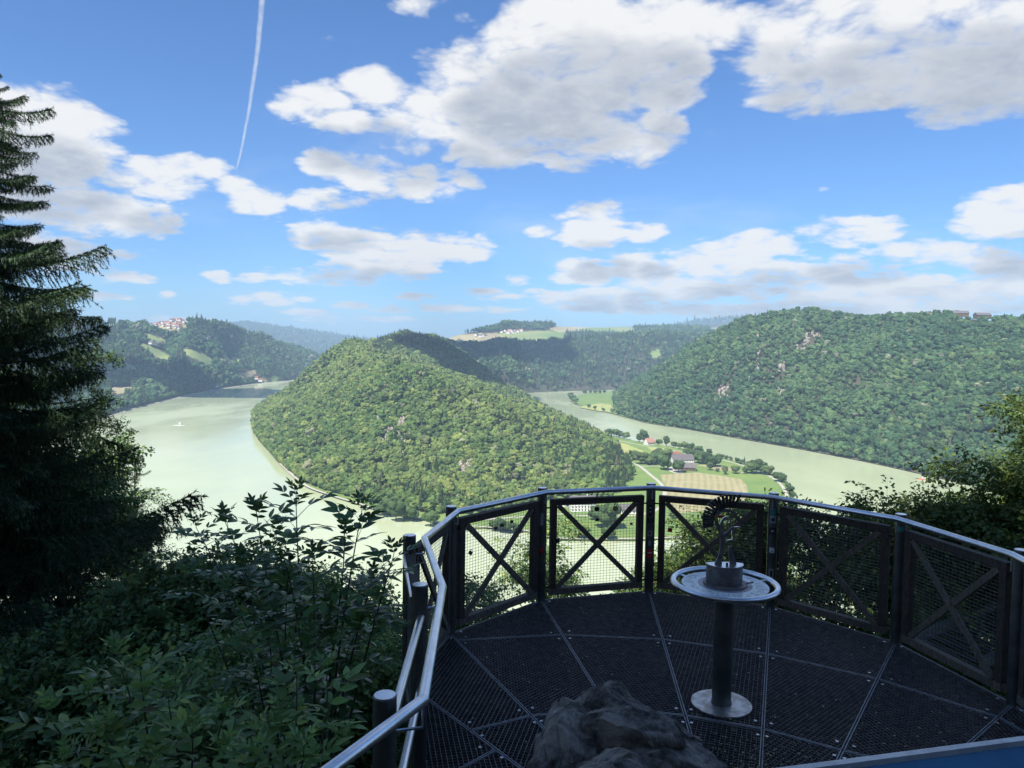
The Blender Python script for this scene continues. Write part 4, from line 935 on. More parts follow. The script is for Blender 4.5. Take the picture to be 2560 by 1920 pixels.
def panel(k):
    a=np.array(POST[k],float);e=np.array(POST[k+1],float);d=(e-a);L=np.linalg.norm(d);d/=L;a=a+d*.085;e=e-d*.085
    tz,bz=.985,.045; ub=.060; dep=.062
    m=MB(); m.bar(rl(*a,tz-ub/2),rl(*e,tz-ub/2),dep,ub); P=m.build('panel_frame','weathered_wood',rail)
    m=MB(); m.bar(rl(*a,bz+ub/2),rl(*e,bz+ub/2),dep,ub); m.build('bottom_beam','lit_wood',P)
    for s in(0,1):
        q=a+d*.031 if s==0 else e-d*.031
        m=MB(); m.bar(rl(*q,bz+ub+.001),rl(*q,tz-ub-.001),.072,dep-.006,up=(d[0],d[1],0)) if False else m.box(rl(*q,(bz+tz)/2),(.060,dep-.006,tz-bz-2*ub-.002),math.atan2(d[1],d[0])); m.build('upright','weathered_wood',P)
    inn=np.array([-d[1],d[0]]); 
    if (np.array([1.4,4.6])-a)@inn<0: inn=-inn
    A=a+d*.075;B=e-d*.075
    for s in(0,1):
        off=inn*(.012+.010*s) 
        q0,q1=(A,B) if s==0 else (B,A)
        m=MB(); m.bar(rl(*(q0+off),bz+ub+.004),rl(*(q1+off),tz-ub-.004),.024,.047); m.build('brace','lit_wood',P)
    # welded wire mesh on the outer face
    m=MB(); o=-inn*.02; A2=a+d*.06;B2=e-d*.06;Lm=np.linalg.norm(B2-A2); n=int(Lm/.034)
    for i in range(1,n):
        q=A2+d*Lm*i/n+o; m.bar(rl(*q,bz+ub),rl(*q,tz-ub),.0022,.0022,up=(d[0],d[1],0))
    z=bz+ub+.02
    while z<tz-ub: m.bar(rl(*(A2+o),z),rl(*(B2+o),z),.0022,.0022); z+=.0275
    m.build('wire_mesh','steel_wire',P)
    # hinge rods to the posts
    for z in(.12,.90):
        for q,s in((a,-1),(e,1)): m=MB(); m.tube([rl(*(q-d*.0*s),z),rl(*(q+d*s*.05),z)],.008,6); m.build('hinge','steel_dark',P)
    return a,e,inn
PL={}
for k in range(1,10): PL[k]=panel(k)
# strip added for sky light on the leftmost beam edge; plain rails of the opening
for k in (1,):
    a,e,inn=PL[k]; m=MB(); m.bar(rl(*(a-inn*.045),.975),rl(*(e-inn*.045),.975),.014,.05); m.build('edge_glint','steel_brushed',rail)
for z0,z1 in ((.93,.92),(.50,.50)):
    m=MB(); m.tube([rl(-.47,2.9,z0),rl(-.50,4.24,z1)],.022,12); m.build('cross_rail','steel_brushed',rail,smooth=True)
# stickers on the posts
def sticker(k,z,w_,h,m_,parts=None,ang=0):
    p=POST[k]; az=math.atan2(-p[1],-p[0])+ang; r=.0478; n=6; b=MB(); 
    def patch(zc,hh,ww,mi,rr):
        vs=[];da=ww/rr
        for i in range(n+1):
            t=az-da/2+da*i/n; vs+=[(rr*math.cos(t),rr*math.sin(t),zc-hh/2),(rr*math.cos(t),rr*math.sin(t),zc+hh/2)]
        b.poly(vs,[(2*i,2*i+2,2*i+3,2*i+1) for i in range(n)],mi)
    patch(z,h,w_,0,r); ms=[m_]
    for (zz,hh,ww,mm) in parts or []: ms.append(mm); patch(z+zz,hh,ww,len(ms)-1,r+.0008)
    b.build('sticker',ms,posts[k])
sticker(5,.39,.062,.085,'sticker_red',[(.012,.008,.04,'sticker_white')])
sticker(5,.60,.05,.06,'sticker_grey',[(0,.02,.02,'sticker_black')]); sticker(5,.50,.03,.05,'sticker_grey')
sticker(5,.83,.03,.12,'sticker_black',[(.03,.012,.015,'sticker_white'),(-.01,.012,.012,'sticker_white')]); sticker(5,.735,.06,.04,'sticker_black',[(0,.014,.012,'sticker_grey')])
sticker(4,.50,.032,.05,'sticker_red',[(.005,.03,.008,'sticker_orange')]); sticker(4,.80,.03,.12,'sticker_grey')
sticker(6,.92,.05,.07,'sticker_teal'); sticker(6,.85,.06,.07,'sticker_grey',[(0,.03,.03,'sticker_black')]); sticker(6,.74,.07,.06,'sticker_black',[(0,.02,.03,'sticker_grey')]); sticker(6,.555,.05,.05,'sticker_white',[(-.01,.012,.03,'sticker_grey')]); sticker(6,.33,.045,.09,'sticker_grey',[(0,.06,.02,'sticker_black')])
sticker(7,.98,.05,.04,'sticker_teal')
# --- padlocks on the mesh
def lockpos(k,px,py,off=.03):
    a,e,inn=PL[k]; d=ray(px,py); n2=inn; o=a-inn*.02; t=(o@n2)/(d[:2]@n2); return np.array([d[0]*t,d[1]*t,EYE+d[2]*t])+np.array([inn[0],inn[1],0])*off
def padlock(k,px,py,m_,label,s=1.0,shape='box',tilt=0):
    P=lockpos(k,px,py); a,e,inn=PL[k]; E=empty('padlock',P,math.atan2(inn[1],inn[0])+math.pi/2,label=label,cat='padlock'); E.rotation_euler[1]=tilt
    b=MB()
    if shape=='box':
        b.prism([(-.019*s,-.008),(.019*s,-.008),(.019*s,.008),(-.019*s,.008)],-.036*s,-.006*s); b.prism([(-.016*s,-.007),(.016*s,-.007),(.016*s,.007),(-.016*s,.007)],-.006*s,-.002*s)
    elif shape=='round':
        b.poly([],[]); n=18; vs=[(.023*s*math.cos(6.283*i/n),y,-.022*s+.021*s*math.sin(6.283*i/n)) for y in(-.006,.006) for i in range(n)]; b.poly(vs,[tuple(range(n)),tuple(range(n,2*n))[::-1]]+[(i,(i+1)%n,n+(i+1)%n,n+i) for i in range(n)])
    else:
        n=22; hp=[]
        for i in range(n):
            t=6.283*i/n; hp.append((.0014*s*16*math.sin(t)**3,-.02*s+.0014*s*(13*math.cos(t)-5*math.cos(2*t)-2*math.cos(3*t)-math.cos(4*t))))
        vs=[(x,y,z) for y in(-.007,.007) for x,z in hp]; b.poly(vs,[tuple(range(n)),tuple(range(n,2*n))[::-1]]+[(i,(i+1)%n,n+(i+1)%n,n+i) for i in range(n)])
    b.build('lock_body',m_,E)
    b=MB(); b.tube([(.011*s*math.cos(t),0,-.004*s+.02*s*math.sin(t)) for t in np.linspace(0,math.pi,9)],.0028*s,6); b.build('shackle','shackle',E,smooth=True)
padlock(5,1677,1318,'lock_red','bright red padlock hanging on the mesh of the middle panel',1.15,tilt=.15)
padlock(5,1800,1284,'lock_red','red heart shaped padlock on the mesh behind the metal figure',1.1,'heart')
padlock(4,1535,1263,'lock_brass','pale brass round padlock high on the mesh left of the central post',1.3,'round')
padlock(4,1489,1265,'lock_dark','dark round padlock high on the mesh left of the brass one',1.1,'round')
padlock(4,1490,1293,'lock_dark','dark padlock on the mesh directly below the dark round one',.9)
padlock(4,1575,1305,'lock_dark','tiny dark padlock near the right diagonal of the guesthouse panel',.6)
padlock(3,1233,1315,'lock_dark','dark padlock lowest of three in front of the hedge',.7)
padlock(3,1249,1307,'lock_dark','dark padlock in the middle of three in front of the hedge',.8)
padlock(3,1273,1299,'lock_dark','dark padlock topmost of three in front of the hedge',.7)
padlock(3,1172,1376,'lock_dark','dark slanting padlock on the far left mesh over the water',.9,tilt=.6)
padlock(4,1389,1344,'lock_dark','big black padlock beside the post with the red sticker',1.3)
padlock(5,1776,1322,'lock_dark','small dark padlock behind the head of the metal figure',.8)

# --- orientation table with the metal figure
TX,TY=1.49,5.11
tab=empty('orientation_table',(TX,TY,EYE+DZ),label='round steel orientation table on a thick column in the middle of the platform',cat='table')
b=MB(); b.cyl((0,0,.002),.205,.010,48); b.build('base_plate','steel_worn',tab,smooth=True)
b=MB(); b.cyl((0,0,.012),.066,.80,32); b.build('column','steel_post',tab,smooth=True)
b=MB(); b.tube([(.068*math.cos(t),.068*math.sin(t),.013) for t in np.linspace(0,2*math.pi,41)[:-1]],.005,6,closed=True); b.build('weld_seam','steel_galv',tab,smooth=True)
b=MB(); b.tube([(.347*math.cos(t),.347*math.sin(t),.855) for t in np.linspace(0,2*math.pi,65)[:-1]],.021,12,closed=True); b.build('ring_rail','steel_brushed',tab,smooth=True)
b=MB()
for i in range(6):
    t=math.pi*i/3+.35; b.bar((.06*math.cos(t),.06*math.sin(t),.822),(.345*math.cos(t),.345*math.sin(t),.846),.03,.006)
b.build('spokes','steel_brushed',tab)
b=MB(); b.cyl((0,0,.838),.292,.012,64); top=b.build('map_disc','map_plate',tab)
b=MB(); b.cyl((0,0,.8505),.182,.0015,48); b.build('map_ring','map_ring',top)
# printed sight lines and lettering like marks of the panorama map
b=MB(); r2=np.random.default_rng(4)
for i in range(46):
    t=6.283*i/46+r2.random()*.06; r0=.20+.03*r2.random(); r1=r0+.02+.05*r2.random(); b.bar((r0*math.cos(t),r0*math.sin(t),.8508),(r1*math.cos(t),r1*math.sin(t),.8508),.0022,.0008,i%5==0)
for i in range(22):
    t=6.283*r2.random(); r0=.21+.06*r2.random(); b.bar((r0*math.cos(t),r0*math.sin(t),.8512),(r0*math.cos(t+.1),r0*math.sin(t+.1),.8512),.005+.008*r2.random(),.0006,1)
b.build('map_print',['map_ink','map_green'],top)
b=MB(); b.cyl((0,0,.853),.148,.010,48); b.tube([(.14,-.03,.866),(.19,-.015,.870)],.006,6); b.build('flange','steel_galv',tab,smooth=True)
dr=[(.125*math.cos(t),.03+.115*math.sin(t)*-1) for t in np.linspace(0,math.pi,17)]+[(-.06,.055),(.06,.055)]
b=MB(); b.prism(dr,.864,.985); b.build('drum','steel_galv',tab,smooth=True,auto=30)
b=MB(); b.prism([(x*1.03,(y-.02)*1.04+.02) for x,y in dr],.985,.990); dt=b.build('drum_lid','steel_brushed',tab)
b=MB(); b.cyl((0,-.035,.990),.008,.02,10); b.build('screw','lock_dark',dt)
def fg(X,Y): return ((X-760)*.000585,(985-Y)*.000585)
def ribbon3(pts,wid,m_,parent,name,y=0.0,dep=.012):
    P=smooth_path([fg(*p) for p in pts],5); n=len(P); d=np.gradient(P,axis=0); d/=np.linalg.norm(d,axis=1)[:,None]; nr=np.stack([-d[:,1],d[:,0]],1)
    wv=np.interp(np.linspace(0,1,n),np.linspace(0,1,len(wid)),wid)[:,None]*.000585/2*1.3
    A=P+nr*wv;B=P-nr*wv; vs=[(q[0],yy,.99+q[1]) for yy in(y-dep/2,y+dep/2) for arr in(A,B) for q in arr]
    fs=[]
    for i in range(n-1):
        fs+=[(i,i+1,n+i+1,n+i),(2*n+i,3*n+i,3*n+i+1,2*n+i+1),(i,2*n+i,2*n+i+1,i+1),(n+i,n+i+1,3*n+i+1,3*n+i)]
    fs+=[(0,n,3*n,2*n),(n-1,3*n-1,4*n-1,2*n-1)]
    b=MB(); b.poly(vs,fs); return b.build(name,m_,parent)
fig=ribbon3([(672,990),(688,920),(705,850),(712,760),(712,680),(690,600),(655,530),(632,460),(640,400),(665,345)],[70,44,38,36,40,42,36,30,30,34],'steel_galv',tab,'figure')
ribbon3([(850,990),(830,900),(812,830),(806,770)],[62,50,40,24],'steel_galv',fig,'figure_front',.001)
ribbon3([(765,705),(800,698),(830,697)],[12,14,12],'steel_brushed',fig,'figure_chin',-.002,.012)
ribbon3([(832,695),(835,650),(826,610),(845,560),(880,545),(915,546)],[10,14,14,22,16,10],'steel_brushed',fig,'figure_nose',-.001,.012)
ribbon3([(728,640),(770,610),(815,565),(850,545)],[24,20,18,16],'steel_galv',fig,'figure_cheek',.001)
ribbon3([(700,640),(692,560),(700,480),(740,432),(785,440),(800,470),(785,495),(760,490),(755,470)],[30,28,24,20,16,14,12,10,8],'steel_brushed',fig,'figure_eye',-.004,.01)
ribbon3([(680,355),(740,345),(800,355),(850,395),(890,450),(925,530)],[20,26,28,26,24,14],'steel_galv',fig,'figure_brow',.003)
ribbon3([(585,540),(580,480),(595,420),(630,360),(680,315),(740,285),(800,272),(860,262)],[26,40,46,50,50,50,50,34],'steel_dark',fig,'figure_crest',.002)
tips=[(480,552,588,525),(476,512,585,500),(474,470,585,478),(458,432,588,450),(476,398,596,425),(492,358,604,398),(508,318,618,370),(534,272,640,348),(570,238,660,325),(650,190,700,300),(700,168,728,290),(748,158,760,282),(797,155,790,276),(850,156,818,272),(910,158,858,268),(610,212,680,308)]
for x0,y0,x1,y1 in tips:
    a=fg(x0,y0);c=fg(x1,y1); b=MB(); b.tube([(a[0],.002,.99+a[1]),(c[0],.002,.99+c[1])],[.0105,.0085],8); b.build('crest_pin','steel_dark',fig,smooth=True)
ribbon3([(636,470),(632,430),(640,390)],[26,34,20],'lock_brass',fig,'figure_ear',-.006,.003)

# --- boulder
def boulder():
    import mathutils.noise as mn
    r=np.random.default_rng(5); parts=[]
    def piece(px,py,D_,rad,dz,yaw,tilt,sub=5,n=22,lo=.62,hi=.92):
        v,f=ico(sub); v=v.copy(); o0=r.random(3)*20
        for i in range(n):
            q=r.normal(size=3); q/=np.linalg.norm(q); o=lo+(hi-lo)*r.random(); k=v@q-o; m=k>0; v[m]-=np.outer(k[m]*.95,q)
        for i in range(5):
            q=r.normal(size=3); q/=np.linalg.norm(q); o=(r.random()-.5)*1.1; t=r.normal(size=3); t-=q*(t@q); t/=np.linalg.norm(t); m=(v@q)>o; v[m]+=t*(.03+.05*r.random())
        out=[]
        for p in v:
            q=Vector(p)+Vector(o0); vd=mn.voronoi(q*3.0)[0]; ck=min(1,(vd[1]-vd[0])*6)
            s_=1+.05*mn.noise(q*2.2)+.022*mn.fractal(q*6,1.0,2.1,4)-.045*(1-ck); out.append((p[0]*s_,p[1]*s_,p[2]*s_))
        v=np.array(out)*np.array(rad); c_,s_=math.cos(yaw),math.sin(yaw); ct,st_=math.cos(tilt),math.sin(tilt)
        v=np.stack([v[:,0]*ct+v[:,2]*st_,v[:,1],-v[:,0]*st_+v[:,2]*ct],1); v=np.stack([v[:,0]*c_-v[:,1]*s_,v[:,0]*s_+v[:,1]*c_,v[:,2]],1)
        c=Dp(px,py,D_); parts.append((v+c+np.array([0,0,dz]),f))
    piece(1533,1742,4.45,(.105,.20,.13),-.03,.2,.25)
    piece(1543,1815,3.95,(.26,.42,.30),-.08,.35,.30,6)
    piece(1650,1885,3.45,(.30,.40,.26),-.10,.75,.38,6)
    piece(1448,1868,3.6,(.22,.50,.30),-.08,-.25,-.55,6)
    piece(1500,1985,2.95,(.42,.50,.36),-.18,.1,.1,6)
    piece(1700,1990,3.0,(.34,.42,.30),-.22,.5,.4)
    piece(1560,1860,3.55,(.20,.30,.22),.02,1.1,-.2)
    piece(1560,2080,3.4,(.62,1.25,.50),-.22,.1,.0)
    v,f=merge(parts); me=npmesh('boulder',v,f,'boulder_rock',None,True)
    try: me.set_sharp_from_angle(angle=R_(24))
    except Exception: pass
    return me
add('boulder',boulder(),label='rough grey brown rock poking through the platform at the bottom',cat='rock')

# --- information board at the lower right
ib=empty('information_board',(1.25,1.45,EYE-2.4),label='blue information board with a pale edge at the lower right corner',cat='sign')
def ibp(x,y,z): return (x-1.25,y-1.45,z+2.4)
A=np.array([.30,1.385]);B=np.array([2.3,1.86]);dd=(B-A)/np.linalg.norm(B-A);nn_=np.array([dd[1],-dd[0]])
b=MB(); b.poly([ibp(*A,-.845),ibp(*B,-.845),ibp(*(B+nn_*.55),-1.10),ibp(*(A+nn_*.55),-1.10),ibp(*A,-.88),ibp(*B,-.88),ibp(*(B+nn_*.55),-1.135),ibp(*(A+nn_*.55),-1.135)],[(3,2,1,0),(4,5,6,7),(0,1,5,4),(1,2,6,5),(2,3,7,6),(3,0,4,7)]); b.build('board','board_blue',ib)
b=MB(); b.bar(ibp(*(A-nn_*.006),-.850),ibp(*(B-nn_*.006),-.850),.016,.032); b.build('board_edge','board_edge',ib)
for t in (.3,1.5):
    q=A+dd*t+nn_*.25; b=MB(); b.tube([ibp(*q,-2.7),ibp(*q,-.99)],.03,10); b.build('leg','steel_post',ib,smooth=True)

# --- steel walkway below the platform on the right
wk=empty('walkway',(5.0,8.5,EYE-4.2),label='galvanised steel stair below the platform seen through the right panel',cat='stairs')
A=Dp(2300,1590,8.3);B=Dp(2450,1528,9.3);base=np.array([5.0,8.5,EYE-4.2]);dv=B-A
for s,dz in ((0,0),(1,-.0)):
    o=np.array([.55*s,-.35*s,-.12*s]); b=MB(); b.bar(A+o-base-dv*.1,B+o-base+dv*.3,.06,.10); b.build('stringer','steel_brushed',wk)
for i in range(9):
    q=A+dv*(i/7)-base; b=MB(); b.bar(q+np.array([.02,-.01,-.05]),q+np.array([.53,-.34,-.17]),.11,.02); b.build('tread','steel_dark',wk)

# --- small dry bits lying on the grating
r2=np.random.default_rng(8); b=MB()
for i in range(3200):
    if i<2200: x=1.45+r2.normal()*.40;y=4.0+r2.normal()*.32
    else: x=-.3+3.7*r2.random();y=3.2+4.0*r2.random()
    s=.004+.008*r2.random()**2; t=r2.random()*6; 
    if not inpoly(np.array([x]),np.array([y]),POST[:10])[0]: continue
    b.poly([(x+s*1.6*math.cos(t),y+s*1.6*math.sin(t),EYE+DZ+.002),(x+s*math.cos(t+2),y+s*math.sin(t+2),EYE+DZ+.005),(x+s*math.cos(t+4),y+s*math.sin(t+4),EYE+DZ+.002),(x,y,EYE+DZ+.009)],[(0,1,3),(1,2,3),(2,0,3)])
b.build('dry_leaf_litter','dry_debris',kind='stuff')
# leaf litter along the lower beams
# ================================================================== near vegetation
def leafquad(p,dirv,nrm,L,wd,curl=.15):
    """pointed leaf of 4 triangles with a fold along the midrib"""
    d=dirv/np.linalg.norm(dirv);s=np.cross(d,nrm);s/=np.linalg.norm(s);n=np.cross(s,d)
    return [p,p+d*L*.4+s*wd/2+n*wd*.14,p+d*L*.45-n*L*curl*.1,p+d*L*.4-s*wd/2+n*wd*.14,p+d*L-n*L*curl],[(0,1,2),(0,2,3),(1,4,2),(2,4,3)]
def sprig(seed,n,L,wd,leaf,spread=.5):
    """twig of length 1 with leaves, flat spray"""
    r=np.random.default_rng(seed);V=[];F=[]
    def addl(vs,fs):
        o=len(V);V.extend(vs);F.extend([tuple(i+o for i in f) for f in fs])
    for i in range(n):
        t=(i+.5)/n; side=1 if i%2 else -1; p=np.array([t*L,0,-.12*t*t*L])+r.normal(size=3)*L*.03
        sub=.38*L*(1-.6*t)*r.random(); dv=np.array([.6,side*1.0,-.2+.5*(r.random()-.5)]); dv/=np.linalg.norm(dv); p=p+dv*sub
        addl(*leafquad(p,dv+r.normal(size=3)*.35,np.array([0,0,1.])+r.normal(size=3)*spread,leaf*(.7+.5*r.random()),wd*(.8+.4*r.random())))
    for s in(-1,1): 
        addl([np.array([0,0,-.003*s]),np.array([0,.004*s,0]),np.array([L,0,-.12*L])],[(0,1,2)])
    return np.array(V),np.array(F)
def sprigcoll(name,m_,n,L,wd,leaf,k=4,spread=.5):
    c=bpy.data.collections.new(name)
    for i in range(k): v,f=sprig(100+i,n,L,wd,leaf,spread); proto('%s_%d'%(name,i),(v,f),m_,c)
    return c
S_beech=sprigcoll('beech_sprig','leaf_beech',20,.42,.042,.072)
S_oak=sprigcoll('oak_sprig','leaf_oak',18,.38,.05,.085)
S_under=sprigcoll('under_sprig','leaf_under',12,.30,.04,.062)
S_wide=sprigcoll('wide_sprig','leaf_oak',30,1.3,.22,.34,spread=.9)
def leafy_tree(name,x,y,ztop,rad,S,n,label,clumps=26,sprigR=.34,base=None,group=None,cat='tree',trunk_r=.09,seed=0,scale=1.0,low=0.0,bark='bark_grey',lim=14,droop=.3,zc=None):
    """rad = crown radii; crown top at ztop (relative to the eye)"""
    r=np.random.default_rng(seed+500);gz=float(near_h(np.array(x),np.array(y))) if base is None else EYE+base
    E=empty(name,(x,y,gz),label=label,cat=cat,group=group)
    cz=EYE+ztop-rad[2]-gz
    tp=[(0,0,-.4)]; 
    for i in range(1,6): t=i/5; tp.append((math.sin(i*1.7+seed)*trunk_r*1.6*t,math.cos(i*2.3+seed)*trunk_r*1.6*t,(cz+rad[2]*.5)*t))
    b=MB(); b.tube(tp,[trunk_r*(1.15-.95*i/5) for i in range(6)],8); b.build('trunk',bark,E,smooth=True)
    P=[];D_=[];cl=[]
    for i in range(clumps):
        d=r.normal(size=3);d/=np.linalg.norm(d); 
        if d[2]<-.5: d[2]*=-.5
        q=(.45+.55*r.random()**.5); c=np.array([d[0]*rad[0]*q,d[1]*rad[1]*q,cz+d[2]*rad[2]*q]); cl.append(c)
    for i,c in enumerate(cl[:lim]):
        z0=max(.2*cz,c[2]-np.hypot(c[0],c[1])*.9-.2); z0=min(z0,cz+rad[2]*.45); b=MB(); mid=np.array([c[0]*.5,c[1]*.5,(z0+c[2])/2+.1]); b.tube([(0,0,z0),mid,c],[trunk_r*.38,trunk_r*.2,.006],5,caps=False); b.build('limb',bark,E,smooth=True)
    per=n//clumps
    for c in cl:
        g=r.normal(size=(per,3));g/=np.linalg.norm(g,axis=1)[:,None];g*=(r.random((per,1))**.45)
        rr=np.array([sprigR*1.25,sprigR*1.25,sprigR*.8])*scale*(.7+.7*r.random()); P.append(c+g*rr); D_.append(g)
    P=np.concatenate(P);g=np.concatenate(D_)
    az=np.arctan2(g[:,1],g[:,0])+r.normal(size=len(P))*.6
    rot=np.stack([r.normal(size=len(P))*.4,droop*.6+r.normal(size=len(P))*.45,az],1); s=(.55+.65*r.random(len(P)))[:,None]*np.ones(3)*scale
    scatter('foliage',P,r.integers(0,4,len(P)),rot,s,S,E,kind='stuff')
    return E
# right hand side, beyond the railing
leafy_tree('beech_tree',8.05,9.9,-.20,(1.75,1.7,2.3),S_beech,3800,'big beech filling the right edge above the handrail',40,.26,seed=1)
leafy_tree('beech_tree',6.9,9.8,-1.35,(1.3,1.2,1.3),S_beech,1500,'beech bough hanging just above the handrail at the right',20,.28,seed=14)
leafy_tree('beech_tree',5.5,10.4,-1.95,(1.35,1.2,1.3),S_beech,1700,'lower beech whose twigs reach over the water right of the last visible post but one',20,.26,seed=2)
leafy_tree('beech_tree',4.1,11.2,-2.25,(.95,.95,1.5),S_beech,1300,'loose beech top standing above the handrail right of the red locked post',14,.28,seed=3)
leafy_tree('beech_tree',3.15,12.2,-2.75,(.45,.45,1.4),S_beech,420,'slender treetop rising just above the handrail over the water',8,.2,seed=4,trunk_r=.05)
leafy_tree('oak_tree',3.8,13.6,-3.35,(1.0,1.1,1.9),S_oak,1700,'dark dense tree behind the metal figure',22,.4,seed=5)
leafy_tree('oak_tree',5.6,13.5,-3.0,(1.9,1.5,2.2),S_under,1700,'leafy tree filling the panel right of the figure',26,.42,seed=6)
leafy_tree('oak_tree',9.2,13.0,-1.9,(2.0,2,2.6),S_oak,3400,'dark tree behind the lower part of the big beech',28,.4,seed=7)
leafy_tree('oak_tree',5.2,10.0,-3.9,(1.0,.9,1.2),S_beech,1300,'low leafy tree close behind the rightmost panels',18,.34,seed=8)
leafy_tree('oak_tree',7.4,10.8,-3.2,(1.3,1.1,1.8),S_under,1800,'leafy young tree behind the steel stair',20,.36,seed=9)
leafy_tree('birch_tree',.60,12.0,-2.65,(.50,.5,1.6),S_under,620,'loose pale birch seen through the left central panel',14,.26,seed=10,trunk_r=.05)
leafy_tree('hazel_bush',-.75,11.0,-3.35,(.75,.6,1.0),S_under,600,'light bush low behind the left panel',12,.26,seed=11,cat='bush',trunk_r=.03)
leafy_tree('hazel_bush',.9,11.4,-4.1,(.8,.6,.8),S_under,900,'bush at the lower edge of the guesthouse panel',12,.3,seed=12,cat='bush',trunk_r=.03)
leafy_tree('oak_tree',2.55,13.2,-4.0,(.75,.7,1.2),S_oak,1200,'dark bushy tree left of the figure beyond the mesh',14,.32,seed=13)
# left hand side
leafy_tree('oak_tree',-9.6,14.5,-.35,(1.9,1.8,2.9),S_oak,4600,'oak behind the large spruce at the left edge',30,.42,seed=20)
leafy_tree('oak_tree',-8.45,14.0,-1.9,(.9,1.0,1.8),S_oak,1700,'leafy tree top right of the large spruce over the water',20,.36,seed=21)
leafy_tree('hazel_tree',-8.75,17.0,-3.3,(.6,.7,1.6),S_under,1000,'sunny yellow green tree between spruce and pine',14,.32,seed=22)
for i,(px,py,d,rx,rz_,n,S,lb) in enumerate([(400,1410,9.6,1.0,1.1,1500,S_under,'tall bush right under the hanging spruce branch'),(560,1360,8.6,.9,1.2,1700,S_oak,'dense bush behind the tall elder on its left'),(710,1370,9.2,.9,1.3,1700,S_under,'bush behind the middle stems of the tall elder'),(830,1440,8.0,.7,1.1,1400,S_under,'bush beside the outside of the railing'),(900,1560,6.8,.5,1.0,1000,S_under,'fine leaved bush touching the left railing posts'),(300,1520,8.0,1.0,1.2,1700,S_oak,'dark bush at the foot of the spruce'),(640,1560,7.0,.9,1.0,1600,S_under,'low bush in the middle of the undergrowth'),(480,1660,6.2,.9,.9,1500,S_under,'low bush in front of the dark undergrowth on the left')]):
    P=Dp(px,py,d); leafy_tree('bush',P[0],P[1],P[2]-EYE,(rx,rx*.9,rz_),S,n,lb,14,.32,seed=30+i,cat='bush',trunk_r=.03,lim=8)
# ground cover on the slope
def cover():
    r=np.random.default_rng(6);n=21000; x=-11+24*r.random(n);y=2.2+17*r.random(n)
    k=~((np.hypot(x-1.4,y-4.6)<3.3)|((x>-.9)&(x<4)&(y<5))); x,y=x[k],y[k]; k=(x<0)|(r.random(len(x))<.6); x,y=x[k],y[k]; n=len(x)
    z=near_h(x,y)+r.random(n)**1.5*(.35+.9*fbm(x/1.3,y/1.3,2))
    rot=np.stack([r.normal(size=n)*.4,-.4+r.normal(size=n)*.5,r.random(n)*6.28],1); s=(.6+.9*r.random(n))[:,None]*np.ones(3)
    scatter('undergrowth',np.stack([x,y,z],1),r.integers(0,4,n),rot,s,S_under,kind='stuff')
cover()
# --- elder shrubs: every compound leaf is a piece
def compound(seed,nl=5,L=.17,leaf=.10,wd=.038):
    r=np.random.default_rng(seed);b=MB(); 
    def stalk(t): return np.array([t*L,0,.02*math.sin(t*2)-.05*t*t*L*4])
    b.tube([stalk(0),stalk(.5),stalk(1)],[.0018,.0014,.001],4,caps=False)
    def lf(p,d,Lf,wf):
        d=np.array(d)/np.linalg.norm(d);s=np.cross(d,(0,0,1.));s/=np.linalg.norm(s);n=np.cross(s,d); sag=.10+.22*r.random()
        R=[];prof=[(0,.0),(.16,.62),(.38,1.0),(.62,.86),(.84,.42),(1,0)]
        vs=[];
        for t,q in prof:
            c=p+d*t*Lf-n*(0)+np.array([0,0,-sag*t*t*Lf]); vs+=[c+s*q*wf/2+np.array([0,0,q*wf*.13]),c,c-s*q*wf/2+np.array([0,0,q*wf*.13])]
        fs=[]
        for i in range(len(prof)-1):
            a=3*i;e=a+3; fs+=[(a,a+1,e+1,e),(a+1,a+2,e+2,e+1)]
        b.poly(vs,fs)
    lf(stalk(1),(1,0,-.05),leaf*1.15,wd*1.1)
    for i in range((nl-1)//2):
        t=.92-.38*i
        for s in(-1,1): lf(stalk(t),(.75+.2*r.random(),s,.02+.1*r.random()),leaf*(1-.1*i)*(.9+.2*r.random()),wd*(.9+.2*r.random()))
    return b
LEAVES={m_:[compound(i,[5,7,5,7,5][i]).mesh('leaf',m_,True,180) for i in range(5)] for m_ in('leaf_elder','leaf_elder_light')}
